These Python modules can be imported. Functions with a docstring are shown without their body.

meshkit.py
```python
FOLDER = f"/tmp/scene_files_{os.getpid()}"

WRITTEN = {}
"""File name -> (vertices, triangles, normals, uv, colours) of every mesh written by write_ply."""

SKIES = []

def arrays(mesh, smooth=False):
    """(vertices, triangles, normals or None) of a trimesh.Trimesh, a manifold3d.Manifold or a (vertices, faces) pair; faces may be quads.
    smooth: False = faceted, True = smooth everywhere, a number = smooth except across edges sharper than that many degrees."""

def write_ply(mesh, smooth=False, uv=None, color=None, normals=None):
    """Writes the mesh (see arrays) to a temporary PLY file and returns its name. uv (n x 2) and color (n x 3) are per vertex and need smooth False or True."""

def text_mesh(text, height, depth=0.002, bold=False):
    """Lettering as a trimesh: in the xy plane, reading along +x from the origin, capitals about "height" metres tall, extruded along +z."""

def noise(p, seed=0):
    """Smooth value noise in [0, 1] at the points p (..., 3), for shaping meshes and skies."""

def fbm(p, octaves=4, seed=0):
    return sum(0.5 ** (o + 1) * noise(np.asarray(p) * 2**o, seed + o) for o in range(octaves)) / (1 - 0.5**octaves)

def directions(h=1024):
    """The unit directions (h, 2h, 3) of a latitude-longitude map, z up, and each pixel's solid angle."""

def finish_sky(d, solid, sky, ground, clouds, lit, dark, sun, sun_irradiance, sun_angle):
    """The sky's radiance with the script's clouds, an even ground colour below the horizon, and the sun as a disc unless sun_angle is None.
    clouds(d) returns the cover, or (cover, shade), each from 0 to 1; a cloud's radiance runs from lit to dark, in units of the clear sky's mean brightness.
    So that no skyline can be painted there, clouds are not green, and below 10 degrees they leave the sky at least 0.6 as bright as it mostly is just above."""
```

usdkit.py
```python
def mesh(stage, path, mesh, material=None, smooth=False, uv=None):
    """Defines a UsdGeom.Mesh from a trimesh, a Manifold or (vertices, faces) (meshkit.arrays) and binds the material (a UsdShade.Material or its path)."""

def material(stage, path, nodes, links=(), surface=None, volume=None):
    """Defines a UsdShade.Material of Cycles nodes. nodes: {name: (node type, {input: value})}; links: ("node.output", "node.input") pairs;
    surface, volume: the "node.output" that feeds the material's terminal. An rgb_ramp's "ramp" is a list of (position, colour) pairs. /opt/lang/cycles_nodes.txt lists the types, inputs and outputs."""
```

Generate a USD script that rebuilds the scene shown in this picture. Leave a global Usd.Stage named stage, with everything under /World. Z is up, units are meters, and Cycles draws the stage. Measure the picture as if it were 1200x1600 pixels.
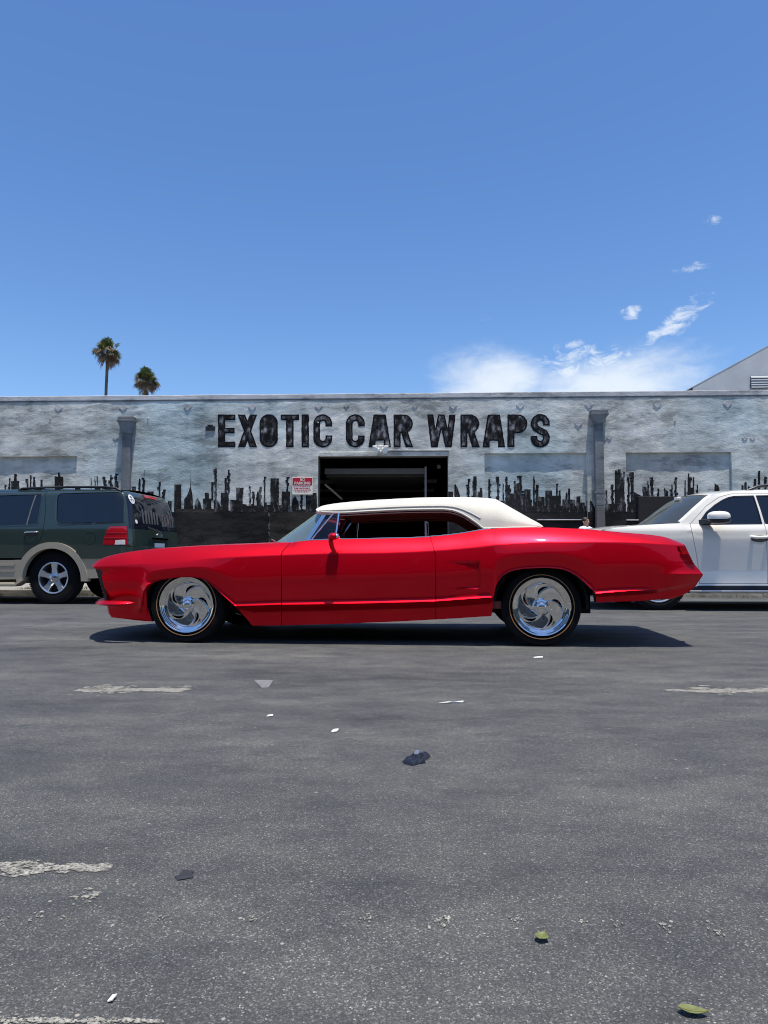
import math, random
import numpy as np
import trimesh, shapely, manifold3d as m3
from shapely.geometry import Polygon, LineString, Point, box as sbox
from shapely.ops import unary_union
from scipy.interpolate import PchipInterpolator
from scipy.ndimage import gaussian_filter1d
import usdkit, meshkit
from pxr import Usd, UsdGeom, UsdLux, UsdShade, Gf, Sdf

stage = Usd.Stage.CreateInMemory()
UsdGeom.SetStageUpAxis(stage, 'Z'); UsdGeom.SetStageMetersPerUnit(stage, 1.0)
UsdGeom.Xform.Define(stage, '/World'); UsdGeom.Scope.Define(stage, '/World/Looks')
rng = np.random.default_rng(7); random.seed(7)

# ------------------------------------------------------------------ camera, sky, sun
CAM = np.array([0, 0, 0.716]); FPX = 1110.0
YAW, PITCH = math.radians(2.1), math.atan(72 / FPX)
FWD = np.array([-math.sin(YAW) * math.cos(PITCH), math.cos(YAW) * math.cos(PITCH), math.sin(PITCH)])
RIGHT = np.array([math.cos(YAW), math.sin(YAW), 0]); UP = np.cross(RIGHT, FWD)
cam = UsdGeom.Camera.Define(stage, '/World/Camera')
cam.CreateHorizontalApertureAttr(36.0); cam.CreateVerticalApertureAttr(48.0); cam.CreateFocalLengthAttr(36.0 * FPX / 1200)
cam.CreateClippingRangeAttr(Gf.Vec2f(0.05, 5000)); cam.CreateExposureAttr(0.2)
cam.AddTransformOp().Set(Gf.Matrix4d(*RIGHT, 0, *UP, 0, *(-FWD), 0, *CAM, 1))

SUN = np.array([0.085, -0.165, 0.98]); SUN /= np.linalg.norm(SUN)
sun = UsdLux.DistantLight.Define(stage, '/World/Sun')
sun.CreateIntensityAttr(1.22); sun.CreateAngleAttr(0.53); sun.CreateColorAttr(Gf.Vec3f(1.0, 0.94, 0.84))
sun.GetPrim().CreateAttribute('inputs:normalize', Sdf.ValueTypeNames.Bool).Set(True)
_z = SUN; _x = np.cross([0, 1, 0], _z); _x /= np.linalg.norm(_x); _y = np.cross(_z, _x)
sun.AddTransformOp().Set(Gf.Matrix4d(*_x, 0, *_y, 0, *_z, 0, 0, 0, 50, 1))

def ray(px, py):
    px, py = np.asarray(px, float), np.asarray(py, float)
    return FWD + RIGHT * ((px[..., None] - 600) / FPX) + UP * ((800 - py[..., None]) / FPX)
def at(px, py, Y):
    """The world point on the vertical plane y = Y that is seen at that pixel of the 1200 x 1600 photograph."""
    d = ray(px, py); return CAM + d * ((np.asarray(Y, float) - CAM[1]) / d[..., 1])[..., None]
def ground(px, py, z=0.0):
    d = ray(px, py); return CAM + d * ((z - CAM[2]) / d[..., 2])[..., None]

dome = UsdLux.DomeLight.Define(stage, '/World/sky')
dome.CreateIntensityAttr(1.0)
SKY_STRENGTH = 0.135
def dirpx(px, py):
    d = ray(px, py); return d / np.linalg.norm(d, axis=-1, keepdims=True)

# ------------------------------------------------------------------ helpers
USED = {}
def numbered(parent, name):
    k = USED.get((parent, name), 0); USED[(parent, name)] = k + 1
    return f'{parent}/{name}' if k == 0 else f'{parent}/{name}_{k:03d}'
LOC = {}
def tag(prim, label=None, cat=None, group=None, kind=None):
    p = prim.GetPrim() if hasattr(prim, 'GetPrim') else prim
    for k, v in (('label', label), ('category', cat), ('group', group), ('kind', kind)):
        if v: p.SetCustomDataByKey(k, v)
    return prim
def thing(name, label=None, cat=None, loc=(0, 0, 0), rotz=0, group=None):
    path = numbered('/World', name); x = UsdGeom.Xform.Define(stage, path)
    x.AddTranslateOp().Set(Gf.Vec3d(*map(float, loc)))
    if rotz: x.AddRotateZOp().Set(math.degrees(rotz))
    LOC[path] = (np.asarray(loc, float), rotz)
    tag(x, label, cat, group); return path
def tm(mesh):
    if isinstance(mesh, trimesh.Trimesh): return mesh
    if hasattr(mesh, 'to_mesh'):
        m = mesh.to_mesh(); return trimesh.Trimesh(np.array(m.vert_properties[:, :3], float), np.array(m.tri_verts), process=False)
    v, f = np.asarray(mesh[0], float), np.asarray(mesh[1], int)
    if f.shape[1] == 4: f = np.vstack([f[:, [0, 1, 2]], f[:, [0, 2, 3]]])
    return trimesh.Trimesh(v, f, process=False)
def obj(name, mesh, mat, parent='/World', smooth=False, world=False, label=None, kind=None):
    """One Mesh prim. world=True: the vertices are world coordinates, turned into those of the thing the part belongs to."""
    if isinstance(mesh, (list, tuple)) and len(mesh) and not isinstance(mesh[0], np.ndarray):
        mesh = trimesh.util.concatenate([tm(m) for m in mesh])
    mesh = tm(mesh)
    if world:
        for path, (loc, rz) in LOC.items():
            if parent == path or parent.startswith(path + '/'):
                v = np.array(mesh.vertices) - loc
                c, s = math.cos(-rz), math.sin(-rz)
                v = np.c_[v[:, 0] * c - v[:, 1] * s, v[:, 0] * s + v[:, 1] * c, v[:, 2]]
                mesh = trimesh.Trimesh(v, mesh.faces, process=False)
    path = numbered(parent, name)
    m = usdkit.mesh(stage, path, mesh, MAT[mat], smooth=smooth)
    tag(m, label, kind=kind)
    return path
def tag_path(path, **k): tag(stage.GetPrimAtPath(path), **k)
def cat(ms): return trimesh.util.concatenate([tm(m) for m in ms])
def boxm(x0, x1, y0, y1, z0, z1, bev=0.0):
    b = m3.Manifold.cube([x1 - x0 - 2 * bev, y1 - y0 - 2 * bev, z1 - z0 - 2 * bev]).translate([x0 + bev, y0 + bev, z0 + bev])
    if bev:
        c = m3.Manifold.cube([x1 - x0 - 2 * bev, y1 - y0 - 2 * bev, z1 - z0]).translate([x0 + bev, y0 + bev, z0])
        d = m3.Manifold.cube([x1 - x0 - 2 * bev, y1 - y0, z1 - z0 - 2 * bev]).translate([x0 + bev, y0, z0 + bev])
        e = m3.Manifold.cube([x1 - x0, y1 - y0 - 2 * bev, z1 - z0 - 2 * bev]).translate([x0, y0 + bev, z0 + bev])
        b = m3.Manifold.batch_hull([c, d, e])
    return tm(b)
def grid_faces(n, m, keep=None, flip=False):
    i, j = np.meshgrid(np.arange(n - 1), np.arange(m - 1), indexing='ij')
    a, b, c, d = i * m + j, (i + 1) * m + j, (i + 1) * m + j + 1, i * m + j + 1
    q = np.stack([a, b, c, d], -1)
    if keep is not None: q = q[keep]
    q = q.reshape(-1, 4)
    if flip: q = q[:, ::-1]
    return np.vstack([q[:, [0, 1, 2]], q[:, [0, 2, 3]]])
def compact(v, f):
    v = np.asarray(v).reshape(-1, 3)
    ar = np.linalg.norm(np.cross(v[f[:, 1]] - v[f[:, 0]], v[f[:, 2]] - v[f[:, 0]]), axis=1)
    f = f[ar > 1e-10]
    u, inv = np.unique(f.ravel(), return_inverse=True)
    return trimesh.Trimesh(v[u], inv.reshape(-1, 3), process=False)
def tube(path, r, n=10, cap=True):
    p = np.asarray(path, float); N = len(p); r = np.broadcast_to(np.asarray(r, float), (N,))
    t = np.gradient(p, axis=0); t /= np.maximum(np.linalg.norm(t, axis=1, keepdims=True), 1e-9)
    ref = np.array([0, 0, 1.0]) if abs(t[:, 2]).mean() < 0.8 else np.array([0, 1.0, 0])
    a = np.cross(t, ref); a /= np.maximum(np.linalg.norm(a, axis=1, keepdims=True), 1e-9); b = np.cross(a, t)
    th = np.linspace(0, 2 * np.pi, n, endpoint=False)
    v = p[:, None] + r[:, None, None] * (np.cos(th)[None, :, None] * a[:, None] + np.sin(th)[None, :, None] * b[:, None])
    f = []
    for i in range(N - 1):
        for k in range(n):
            k2 = (k + 1) % n
            f.append([i * n + k, i * n + k2, (i + 1) * n + k2, (i + 1) * n + k])
    f = np.array(f); f = np.vstack([f[:, [0, 1, 2]], f[:, [0, 2, 3]]])
    v = v.reshape(-1, 3)
    if cap:
        v = np.vstack([v, p[0], p[-1]]); k = np.arange(n); k2 = (k + 1) % n
        f = np.vstack([f, np.c_[np.full(n, N * n), k2, k], np.c_[np.full(n, N * n + 1), (N - 1) * n + k, (N - 1) * n + k2]])
    return trimesh.Trimesh(v, f, process=False)
def sweep(path, prof, scale=1.0, up=(0, 0, 1)):
    """Closed profile (out, up) swept along a path; 'out' lies to the right of the way of travel."""
    p = np.asarray(path, float); N = len(p); prof = np.asarray(prof, float); n = len(prof)
    t = np.gradient(p, axis=0); t /= np.linalg.norm(t, axis=1, keepdims=True)
    o = np.cross(t, up); o /= np.linalg.norm(o, axis=1, keepdims=True); u = np.cross(o, t)
    s = np.broadcast_to(np.asarray(scale, float), (N,))[:, None, None]
    v = p[:, None] + s * (prof[None, :, :1] * o[:, None] + prof[None, :, 1:] * u[:, None])
    f = np.array([[i * n + k, i * n + (k + 1) % n, (i + 1) * n + (k + 1) % n, (i + 1) * n + k] for i in range(N - 1) for k in range(n)])
    f = np.vstack([f[:, [0, 1, 2]], f[:, [0, 2, 3]]])
    v = np.vstack([v.reshape(-1, 3), v[0].mean(0), v[-1].mean(0)]); k = np.arange(n); k2 = (k + 1) % n
    f = np.vstack([f, np.c_[np.full(n, N * n), k2, k], np.c_[np.full(n, N * n + 1), (N - 1) * n + k, (N - 1) * n + k2]])
    m = trimesh.Trimesh(v, f, process=False)
    if m.volume < 0: m.invert()
    return m
def revolve(prof, n=96):
    """(r, y) profile about the y axis (a wheel's axle); y < 0 faces the viewer."""
    p = np.asarray(prof, float); th = np.linspace(0, 2 * np.pi, n, endpoint=False)
    v = np.stack([p[None, :, 0] * np.cos(th)[:, None], np.broadcast_to(p[None, :, 1], (n, len(p))), p[None, :, 0] * np.sin(th)[:, None]], -1)
    m = len(p); f = []
    for i in range(n):
        i2 = (i + 1) % n
        for j in range(m - 1): f.append([i * m + j, i2 * m + j, i2 * m + j + 1, i * m + j + 1])
    f = np.array(f)
    return compact(v.reshape(-1, 3), np.vstack([f[:, [0, 1, 2]], f[:, [0, 2, 3]]]))
def ellipsoid(c, r, sub=3):
    m = trimesh.creation.icosphere(sub); m.apply_scale(r); m.apply_translation(c); return m
def hull(pts): return tm(m3.Manifold.hull_points(np.asarray(pts, float)))
def mirror_y(m):
    m = tm(m).copy(); m.vertices[:, 1] *= -1; m.invert(); return m
def grid_poly(poly, dx, dz):
    """A 2-D polygon cut into a grid of cells: (vertices (n, 2), triangles), welded along the cell lines."""
    poly = shapely.set_precision(shapely.make_valid(poly).buffer(0), 2e-5)
    if poly.is_empty: return np.zeros((0, 2)), np.zeros((0, 3), int)
    x0, z0, x1, z1 = poly.bounds
    xs = np.arange(math.floor(x0 / dx), math.ceil(x1 / dx) + 1) * dx; zs = np.arange(math.floor(z0 / dz), math.ceil(z1 / dz) + 1) * dz
    X, Z = np.meshgrid(xs[:-1], zs[:-1], indexing='ij'); X, Z = X.ravel(), Z.ravel()
    cells = shapely.box(X, Z, X + dx, Z + dz); shapely.prepare(poly)
    inside = shapely.contains_properly(poly, cells); touch = shapely.intersects(poly, cells) & ~inside
    V, F, n = [], [], 0
    a, b = X[inside], Z[inside]; k = len(a)
    if k:
        V.append(np.stack([np.c_[a, b], np.c_[a + dx, b], np.c_[a + dx, b + dz], np.c_[a, b + dz]], 1).reshape(-1, 2))
        o = np.arange(k)[:, None] * 4; F.append(np.vstack([o + [0, 1, 2], o + [0, 2, 3]])); n = 4 * k
    for g in shapely.intersection(poly, cells[touch]):
        for h in getattr(g, 'geoms', [g]):
            if h.geom_type != 'Polygon' or h.area < 1e-9: continue
            v, f = trimesh.creation.triangulate_polygon(h, engine='earcut')
            V.append(np.asarray(v)); F.append(np.asarray(f) + n); n += len(v)
    if not V: return np.zeros((0, 2)), np.zeros((0, 3), int)
    V, F = np.vstack(V), np.vstack(F)
    key, inv = np.unique(np.round(V, 5), axis=0, return_inverse=True); inv = inv.ravel(); F = inv[F]
    F = F[(F[:, 0] != F[:, 1]) & (F[:, 1] != F[:, 2]) & (F[:, 0] != F[:, 2])]
    a = key[F[:, 1]] - key[F[:, 0]]; b = key[F[:, 2]] - key[F[:, 0]]; cr = a[:, 0] * b[:, 1] - a[:, 1] * b[:, 0]
    F[cr < 0] = F[cr < 0][:, ::-1]
    return key, F[abs(cr) > 1e-10]
def sheet(poly, fn, thick, dx=0.08, dz=0.08):
    """The polygon (x, z) laid on the surface fn(x, z, n) with n = 0 outside and n = thick inside, with edges."""
    v, f = grid_poly(poly, dx, dz)
    if len(f) == 0: return None
    e = np.sort(np.vstack([f[:, [0, 1]], f[:, [1, 2]], f[:, [2, 0]]]), axis=1); d = np.vstack([f[:, [0, 1]], f[:, [1, 2]], f[:, [2, 0]]])
    _, ix, cnt = np.unique(e, axis=0, return_index=True, return_counts=True); bd = d[ix[cnt == 1]]
    N = len(v)
    outer = fn(v[:, 0], v[:, 1], np.zeros(N)); inner = fn(v[:, 0], v[:, 1], np.full(N, thick))
    w = np.vstack([bd[:, [1, 0]].T, bd[:, [0, 1]].T + N]).T
    faces = np.vstack([f, w[:, [0, 1, 2]], w[:, [0, 2, 3]]])
    return compact(np.vstack([outer, inner]), faces)

# ------------------------------------------------------------------ materials
MAT = {}
def M(name, nodes, links, surface='p.BSDF', volume=None):
    MAT[name] = usdkit.material(stage, '/World/Looks/' + name, nodes, links, surface=surface, volume=volume)
def plain(name, col, rough=0.5, metal=0.0, coat=0.0, spec=0.5, var=0.12, scale=6.0, bump=0.0, bscale=60, coat_rough=0.03):
    lo = tuple(c * (1 - var) for c in col); hi = tuple(min(1, c * (1 + var)) for c in col)
    nodes = {'tc': ('texture_coordinate', {}), 'n': ('noise_texture', {'scale': scale, 'detail': 5.0, 'roughness': 0.6}),
             'r': ('rgb_ramp', {'ramp': [(0.3, lo), (0.7, hi)]}),
             'p': ('principled_bsdf', {'roughness': rough, 'metallic': metal, 'coat_weight': coat, 'coat_roughness': coat_rough, 'specular_ior_level': spec})}
    links = [('tc.object', 'n.vector'), ('n.fac', 'r.fac'), ('r.color', 'p.base_color')]
    if bump:
        nodes |= {'bn': ('noise_texture', {'scale': bscale, 'detail': 4.0}), 'b': ('bump', {'strength': bump, 'distance': 0.01})}
        links += [('tc.object', 'bn.vector'), ('bn.fac', 'b.height'), ('b.normal', 'p.normal')]
    M(name, nodes, links)
plain('red_paint', (0.66, 0.0, 0.011), rough=0.34, metal=0.66, coat=0.40, coat_rough=0.03, spec=0.1, var=0.02)
plain('dark_red_paint', (0.2, 0.003, 0.01), rough=0.4, coat=0.5, var=0.05)
plain('tail_light_red', (0.40, 0.003, 0.010), rough=0.12, coat=1.0, var=0.05)
plain('chrome', (0.82, 0.81, 0.79), rough=0.06, metal=1.0, var=0.03)
plain('dull_chrome', (0.55, 0.56, 0.58), rough=0.18, metal=1.0, var=0.06)
plain('silver_wheel', (0.68, 0.69, 0.71), rough=0.25, metal=0.9, var=0.05)
plain('rubber', (0.006, 0.006, 0.0065), rough=0.9, spec=0.2, var=0.3, scale=25, bump=0.15, bscale=90)
plain('black_trim', (0.012, 0.012, 0.013), rough=0.4, var=0.2)
plain('gold_line', (0.38, 0.21, 0.095), rough=0.35, var=0.06)
plain('underbody', (0.008, 0.008, 0.009), rough=0.85, var=0.3)
plain('white_vinyl', (0.60, 0.575, 0.50), rough=0.6, var=0.05, scale=3.0, bump=0.25, bscale=180)
plain('headliner', (0.55, 0.20, 0.16), rough=0.9, var=0.08)
plain('interior_red', (0.25, 0.006, 0.012), rough=0.55, var=0.1)
plain('seat_maroon', (0.30, 0.07, 0.06), rough=0.6, var=0.1)
plain('seat_black', (0.015, 0.014, 0.014), rough=0.6, var=0.15)
plain('green_paint', (0.024, 0.040, 0.031), rough=0.3, metal=0.25, coat=1.0, var=0.06, coat_rough=0.04)
plain('tan_paint', (0.43, 0.375, 0.28), rough=0.4, metal=0.2, coat=0.5, var=0.05)
plain('white_paint', (0.80, 0.78, 0.70), rough=0.35, coat=1.0, var=0.02)
plain('tinted_glass', (0.006, 0.008, 0.012), rough=0.03, spec=0.7, var=0.1)
plain('grey_plastic', (0.05, 0.05, 0.052), rough=0.55, var=0.1)
plain('clear_lens', (0.75, 0.74, 0.72), rough=0.15, coat=1.0, var=0.1)
plain('sticker_white', (0.75, 0.75, 0.75), rough=0.5, var=0.05)
plain('sticker_grey', (0.07, 0.07, 0.072), rough=0.5, var=0.25, scale=14)
plain('silver_badge', (0.5, 0.5, 0.52), rough=0.25, metal=0.8, var=0.1)
plain('skin', (0.42, 0.22, 0.15), rough=0.55, var=0.08)
plain('hair', (0.012, 0.010, 0.009), rough=0.6, var=0.3)
plain('shirt', (0.62, 0.62, 0.68), rough=0.85, var=0.05)
plain('trousers', (0.03, 0.035, 0.05), rough=0.85, var=0.1)
plain('eye_white', (0.7, 0.68, 0.65), rough=0.3, var=0.02)
plain('lip', (0.30, 0.12, 0.10), rough=0.5, var=0.05)
plain('sign_white', (0.72, 0.70, 0.62), rough=0.5, var=0.05)
plain('sign_red', (0.45, 0.008, 0.025), rough=0.45, var=0.05)
plain('lamp_white', (0.62, 0.61, 0.56), rough=0.5, var=0.08)
plain('paper', (0.8, 0.8, 0.78), rough=0.8, var=0.05)
plain('black_plastic_wrap', (0.012, 0.014, 0.02), rough=0.25, var=0.3)
plain('leaf_green', (0.15, 0.17, 0.05), rough=0.55, var=0.35, scale=40)
plain('dead_frond', (0.17, 0.12, 0.075), rough=0.85, var=0.35, scale=3)
plain('palm_trunk', (0.10, 0.08, 0.065), rough=0.9, var=0.3, scale=4, bump=0.5, bscale=14)
plain('tar', (0.022, 0.023, 0.028), rough=0.7, var=0.3, scale=30)
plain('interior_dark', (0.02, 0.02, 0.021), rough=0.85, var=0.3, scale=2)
plain('door_steel', (0.045, 0.046, 0.05), rough=0.55, metal=0.2, var=0.2, scale=4)
plain('beam_grey', (0.11, 0.105, 0.10), rough=0.6, var=0.15)
plain('door_rail', (0.22, 0.22, 0.22), rough=0.5, var=0.1)
plain('bar_white', (0.75, 0.75, 0.72), rough=0.4, var=0.05)
plain('opp_stucco', (0.07, 0.065, 0.06), rough=0.9, var=0.15, scale=1.5)
plain('opp_glass', (0.01, 0.012, 0.015), rough=0.05, var=0.1)
plain('weeds', (0.22, 0.19, 0.08), rough=0.8, var=0.4, scale=20)
# palm leaves let some light through
M('frond', {'tc': ('texture_coordinate', {}), 'n': ('noise_texture', {'scale': 3.0}), 'r': ('rgb_ramp', {'ramp': [(0.3, (0.05, 0.075, 0.02)), (0.7, (0.12, 0.14, 0.05))]}),
  'p': ('principled_bsdf', {'roughness': 0.5}), 't': ('translucent_bsdf', {}), 'x': ('mix_closure', {'fac': 0.25})},
  [('tc.object', 'n.vector'), ('n.fac', 'r.fac'), ('r.color', 'p.base_color'), ('r.color', 't.color'), ('p.BSDF', 'x.closure1'), ('t.BSDF', 'x.closure2')], 'x.closure')
# window glass: lets sunlight pass, mirrors at a grazing look
def pane(name, tint, ior=1.5, gl=(1, 1, 1)):
    M(name, {'t': ('transparent_bsdf', {'color': tint}), 'g': ('glossy_bsdf', {'color': gl, 'roughness': 0.02}), 'f': ('fresnel', {'IOR': ior}), 'x': ('mix_closure', {})},
      [('f.fac', 'x.fac'), ('t.BSDF', 'x.closure1'), ('g.BSDF', 'x.closure2')], 'x.closure')
def sheen_pane(name, tint, sheen, amount, ior):  # pane with a flat diffuse colour mixed in as painted sheen
    M(name, {'t': ('transparent_bsdf', {'color': tint}), 'g': ('glossy_bsdf', {'color': (0.9, 1.0, 0.97), 'roughness': 0.02}), 'f': ('fresnel', {'IOR': ior}), 'x': ('mix_closure', {}), 'd': ('diffuse_bsdf', {'color': sheen}), 'y': ('mix_closure', {'fac': amount})},
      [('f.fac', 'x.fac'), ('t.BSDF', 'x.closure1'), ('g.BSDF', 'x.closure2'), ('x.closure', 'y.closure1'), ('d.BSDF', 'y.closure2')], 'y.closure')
sheen_pane('windshield_glass', (0.72, 0.90, 0.86), (0.42, 0.60, 0.58), 0.20, 2.3)  # teal diffuse paints in a bright reflection, lightening the windscreen
pane('vent_glass', (0.5, 0.62, 0.66)); sheen_pane('suv_windshield_glass', (0.25, 0.30, 0.29), (0.35, 0.38, 0.36), 0.12, 1.6)

def stucco(name, lo, mid, hi, blue=True, blotch=0.85, reveal=None):
    nodes = {'g': ('geometry', {}), 'm': ('mapping', {'scale': (0.35, 1, 0.9)}), 'n1': ('noise_texture', {'scale': 1.1, 'detail': 8.0, 'roughness': 0.68}),
             'r1': ('rgb_ramp', {'ramp': [(0.32, lo), (0.5, mid), (0.66, hi)]}),
             'm2': ('mapping', {'scale': (1, 1, 0.08)}), 'n2': ('noise_texture', {'scale': 3.0, 'detail': 4.0}), 'r2': ('rgb_ramp', {'ramp': [(0.35, (0.72, 0.72, 0.72)), (0.6, (1, 1, 1))]}),
             'mul': ('mix_color', {'blend_type': 'multiply', 'fac': 0.6}),
             'n6': ('noise_texture', {'scale': 3.2, 'detail': 9.0, 'roughness': 0.74}), 'r6': ('rgb_ramp', {'ramp': [(0.38, (0.40, 0.41, 0.41)), (0.50, (0.90, 0.92, 0.92)), (0.62, (1, 1, 1))]}), 'mul6': ('mix_color', {'blend_type': 'multiply', 'fac': blotch}),  # dark blotches, plus painted shade standing in for the weak relief shading
             'm3': ('mapping', {'scale': (1, 1, 1.7)}), 'n3': ('noise_texture', {'scale': 8.0, 'detail': 9.0, 'roughness': 0.78, 'distortion': 0.15}), 'n4': ('noise_texture', {'scale': 90.0, 'detail': 3.0}),
             'b1': ('bump', {'strength': 0.55, 'distance': 0.04}), 'b2': ('bump', {'strength': 0.35, 'distance': 0.004}),
             'p': ('principled_bsdf', {'roughness': 0.9, 'specular_ior_level': 0.1})}
    links = [('g.position', 'm.vector'), ('m.vector', 'n1.vector'), ('n1.fac', 'r1.fac'), ('g.position', 'm2.vector'), ('m2.vector', 'n2.vector'), ('n2.fac', 'r2.fac'),
             ('r1.color', 'mul.a'), ('r2.color', 'mul.b'), ('m.vector', 'n6.vector'), ('n6.fac', 'r6.fac'), ('mul.result', 'mul6.a'), ('r6.color', 'mul6.b'), ('g.position', 'm3.vector'), ('m3.vector', 'n3.vector'), ('g.position', 'n4.vector'), ('n3.fac', 'b1.height'), ('n4.fac', 'b2.height'), ('b1.normal', 'b2.normal'), ('b2.normal', 'p.normal')]
    if blue:   # broad bluish cloud-like patches of overpainted colour
        nodes |= {'n5': ('noise_texture', {'scale': 0.32, 'detail': 3.0}), 'r5': ('rgb_ramp', {'ramp': [(0.42, (0, 0, 0)), (0.62, (1, 1, 1))]}), 'bl': ('mix_color', {'blend_type': 'multiply', 'b': (0.78, 0.92, 1.0)})}
        links += [('g.position', 'n5.vector'), ('n5.fac', 'r5.fac'), ('r5.color', 'bl.fac'), ('mul6.result', 'bl.a'), ('bl.result', 'p.base_color')]
    elif reveal:   # thin brushed paint: the wall shows through in scattered strokes
        nodes |= {'m7': ('mapping', {'scale': (1, 1, 0.35)}), 'n7': ('noise_texture', {'scale': 9.0, 'detail': 7.0, 'roughness': 0.7}), 'r7': ('rgb_ramp', {'ramp': [(0.53, (0, 0, 0)), (0.70, (1, 1, 1))]}), 'rv': ('mix_color', {'b': reveal})}
        links += [('g.position', 'm7.vector'), ('m7.vector', 'n7.vector'), ('n7.fac', 'r7.fac'), ('r7.color', 'rv.fac'), ('mul6.result', 'rv.a'), ('rv.result', 'p.base_color')]
    else: links += [('mul6.result', 'p.base_color')]
    M(name, nodes, links)
stucco('wall_stucco', (0.38, 0.39, 0.36), (0.61, 0.62, 0.58), (0.80, 0.80, 0.75))
stucco('cap_paint', (0.42, 0.42, 0.42), (0.55, 0.55, 0.55), (0.62, 0.62, 0.61), False)
stucco('mural_black', (0.012, 0.012, 0.013), (0.021, 0.022, 0.023), (0.04, 0.04, 0.041), False, 0.5, (0.20, 0.21, 0.215))
stucco('base_black', (0.014, 0.014, 0.015), (0.024, 0.025, 0.026), (0.045, 0.043, 0.04), False)
stucco('base_brown', (0.03, 0.028, 0.024), (0.05, 0.045, 0.04), (0.08, 0.07, 0.06), False)
stucco('pipe_paint', (0.14, 0.155, 0.165), (0.19, 0.205, 0.215), (0.24, 0.26, 0.27), False)
plain('neighbour_stucco', (0.50, 0.51, 0.515), rough=0.85, var=0.10, scale=0.9, bump=0.15, bscale=25)
stucco('concrete', (0.25, 0.24, 0.22), (0.36, 0.34, 0.31), (0.45, 0.43, 0.39), False)
M('letter_black', {'g': ('geometry', {}), 'n': ('noise_texture', {'scale': 30.0}), 'r': ('rgb_ramp', {'ramp': [(0.3, (0.008, 0.008, 0.009)), (0.7, (0.018, 0.018, 0.02))]}), 'n3': ('noise_texture', {'scale': 30.0, 'detail': 6.0}), 'b': ('bump', {'strength': 0.5, 'distance': 0.01}), 'p': ('principled_bsdf', {'roughness': 0.9, 'specular_ior_level': 0.08})},
  [('g.position', 'n.vector'), ('n.fac', 'r.fac'), ('r.color', 'p.base_color'), ('g.position', 'n3.vector'), ('n3.fac', 'b.height'), ('b.normal', 'p.normal')])
M('letter_brushed', {'g': ('geometry', {}), 'm': ('mapping', {'scale': (1, 1, 0.6)}), 'n': ('noise_texture', {'scale': 9.0, 'detail': 4.0, 'roughness': 0.6}), 'r': ('rgb_ramp', {'ramp': [(0.42, (0.010, 0.010, 0.011)), (0.54, (0.045, 0.045, 0.048)), (0.70, (0.30, 0.30, 0.31))]}),
  'n3': ('noise_texture', {'scale': 30.0, 'detail': 6.0}), 'b': ('bump', {'strength': 0.5, 'distance': 0.01}), 'p': ('principled_bsdf', {'roughness': 0.9, 'specular_ior_level': 0.08})},
  [('g.position', 'm.vector'), ('m.vector', 'n.vector'), ('n.fac', 'r.fac'), ('r.color', 'p.base_color'), ('g.position', 'n3.vector'), ('n3.fac', 'b.height'), ('b.normal', 'p.normal')])
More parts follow.
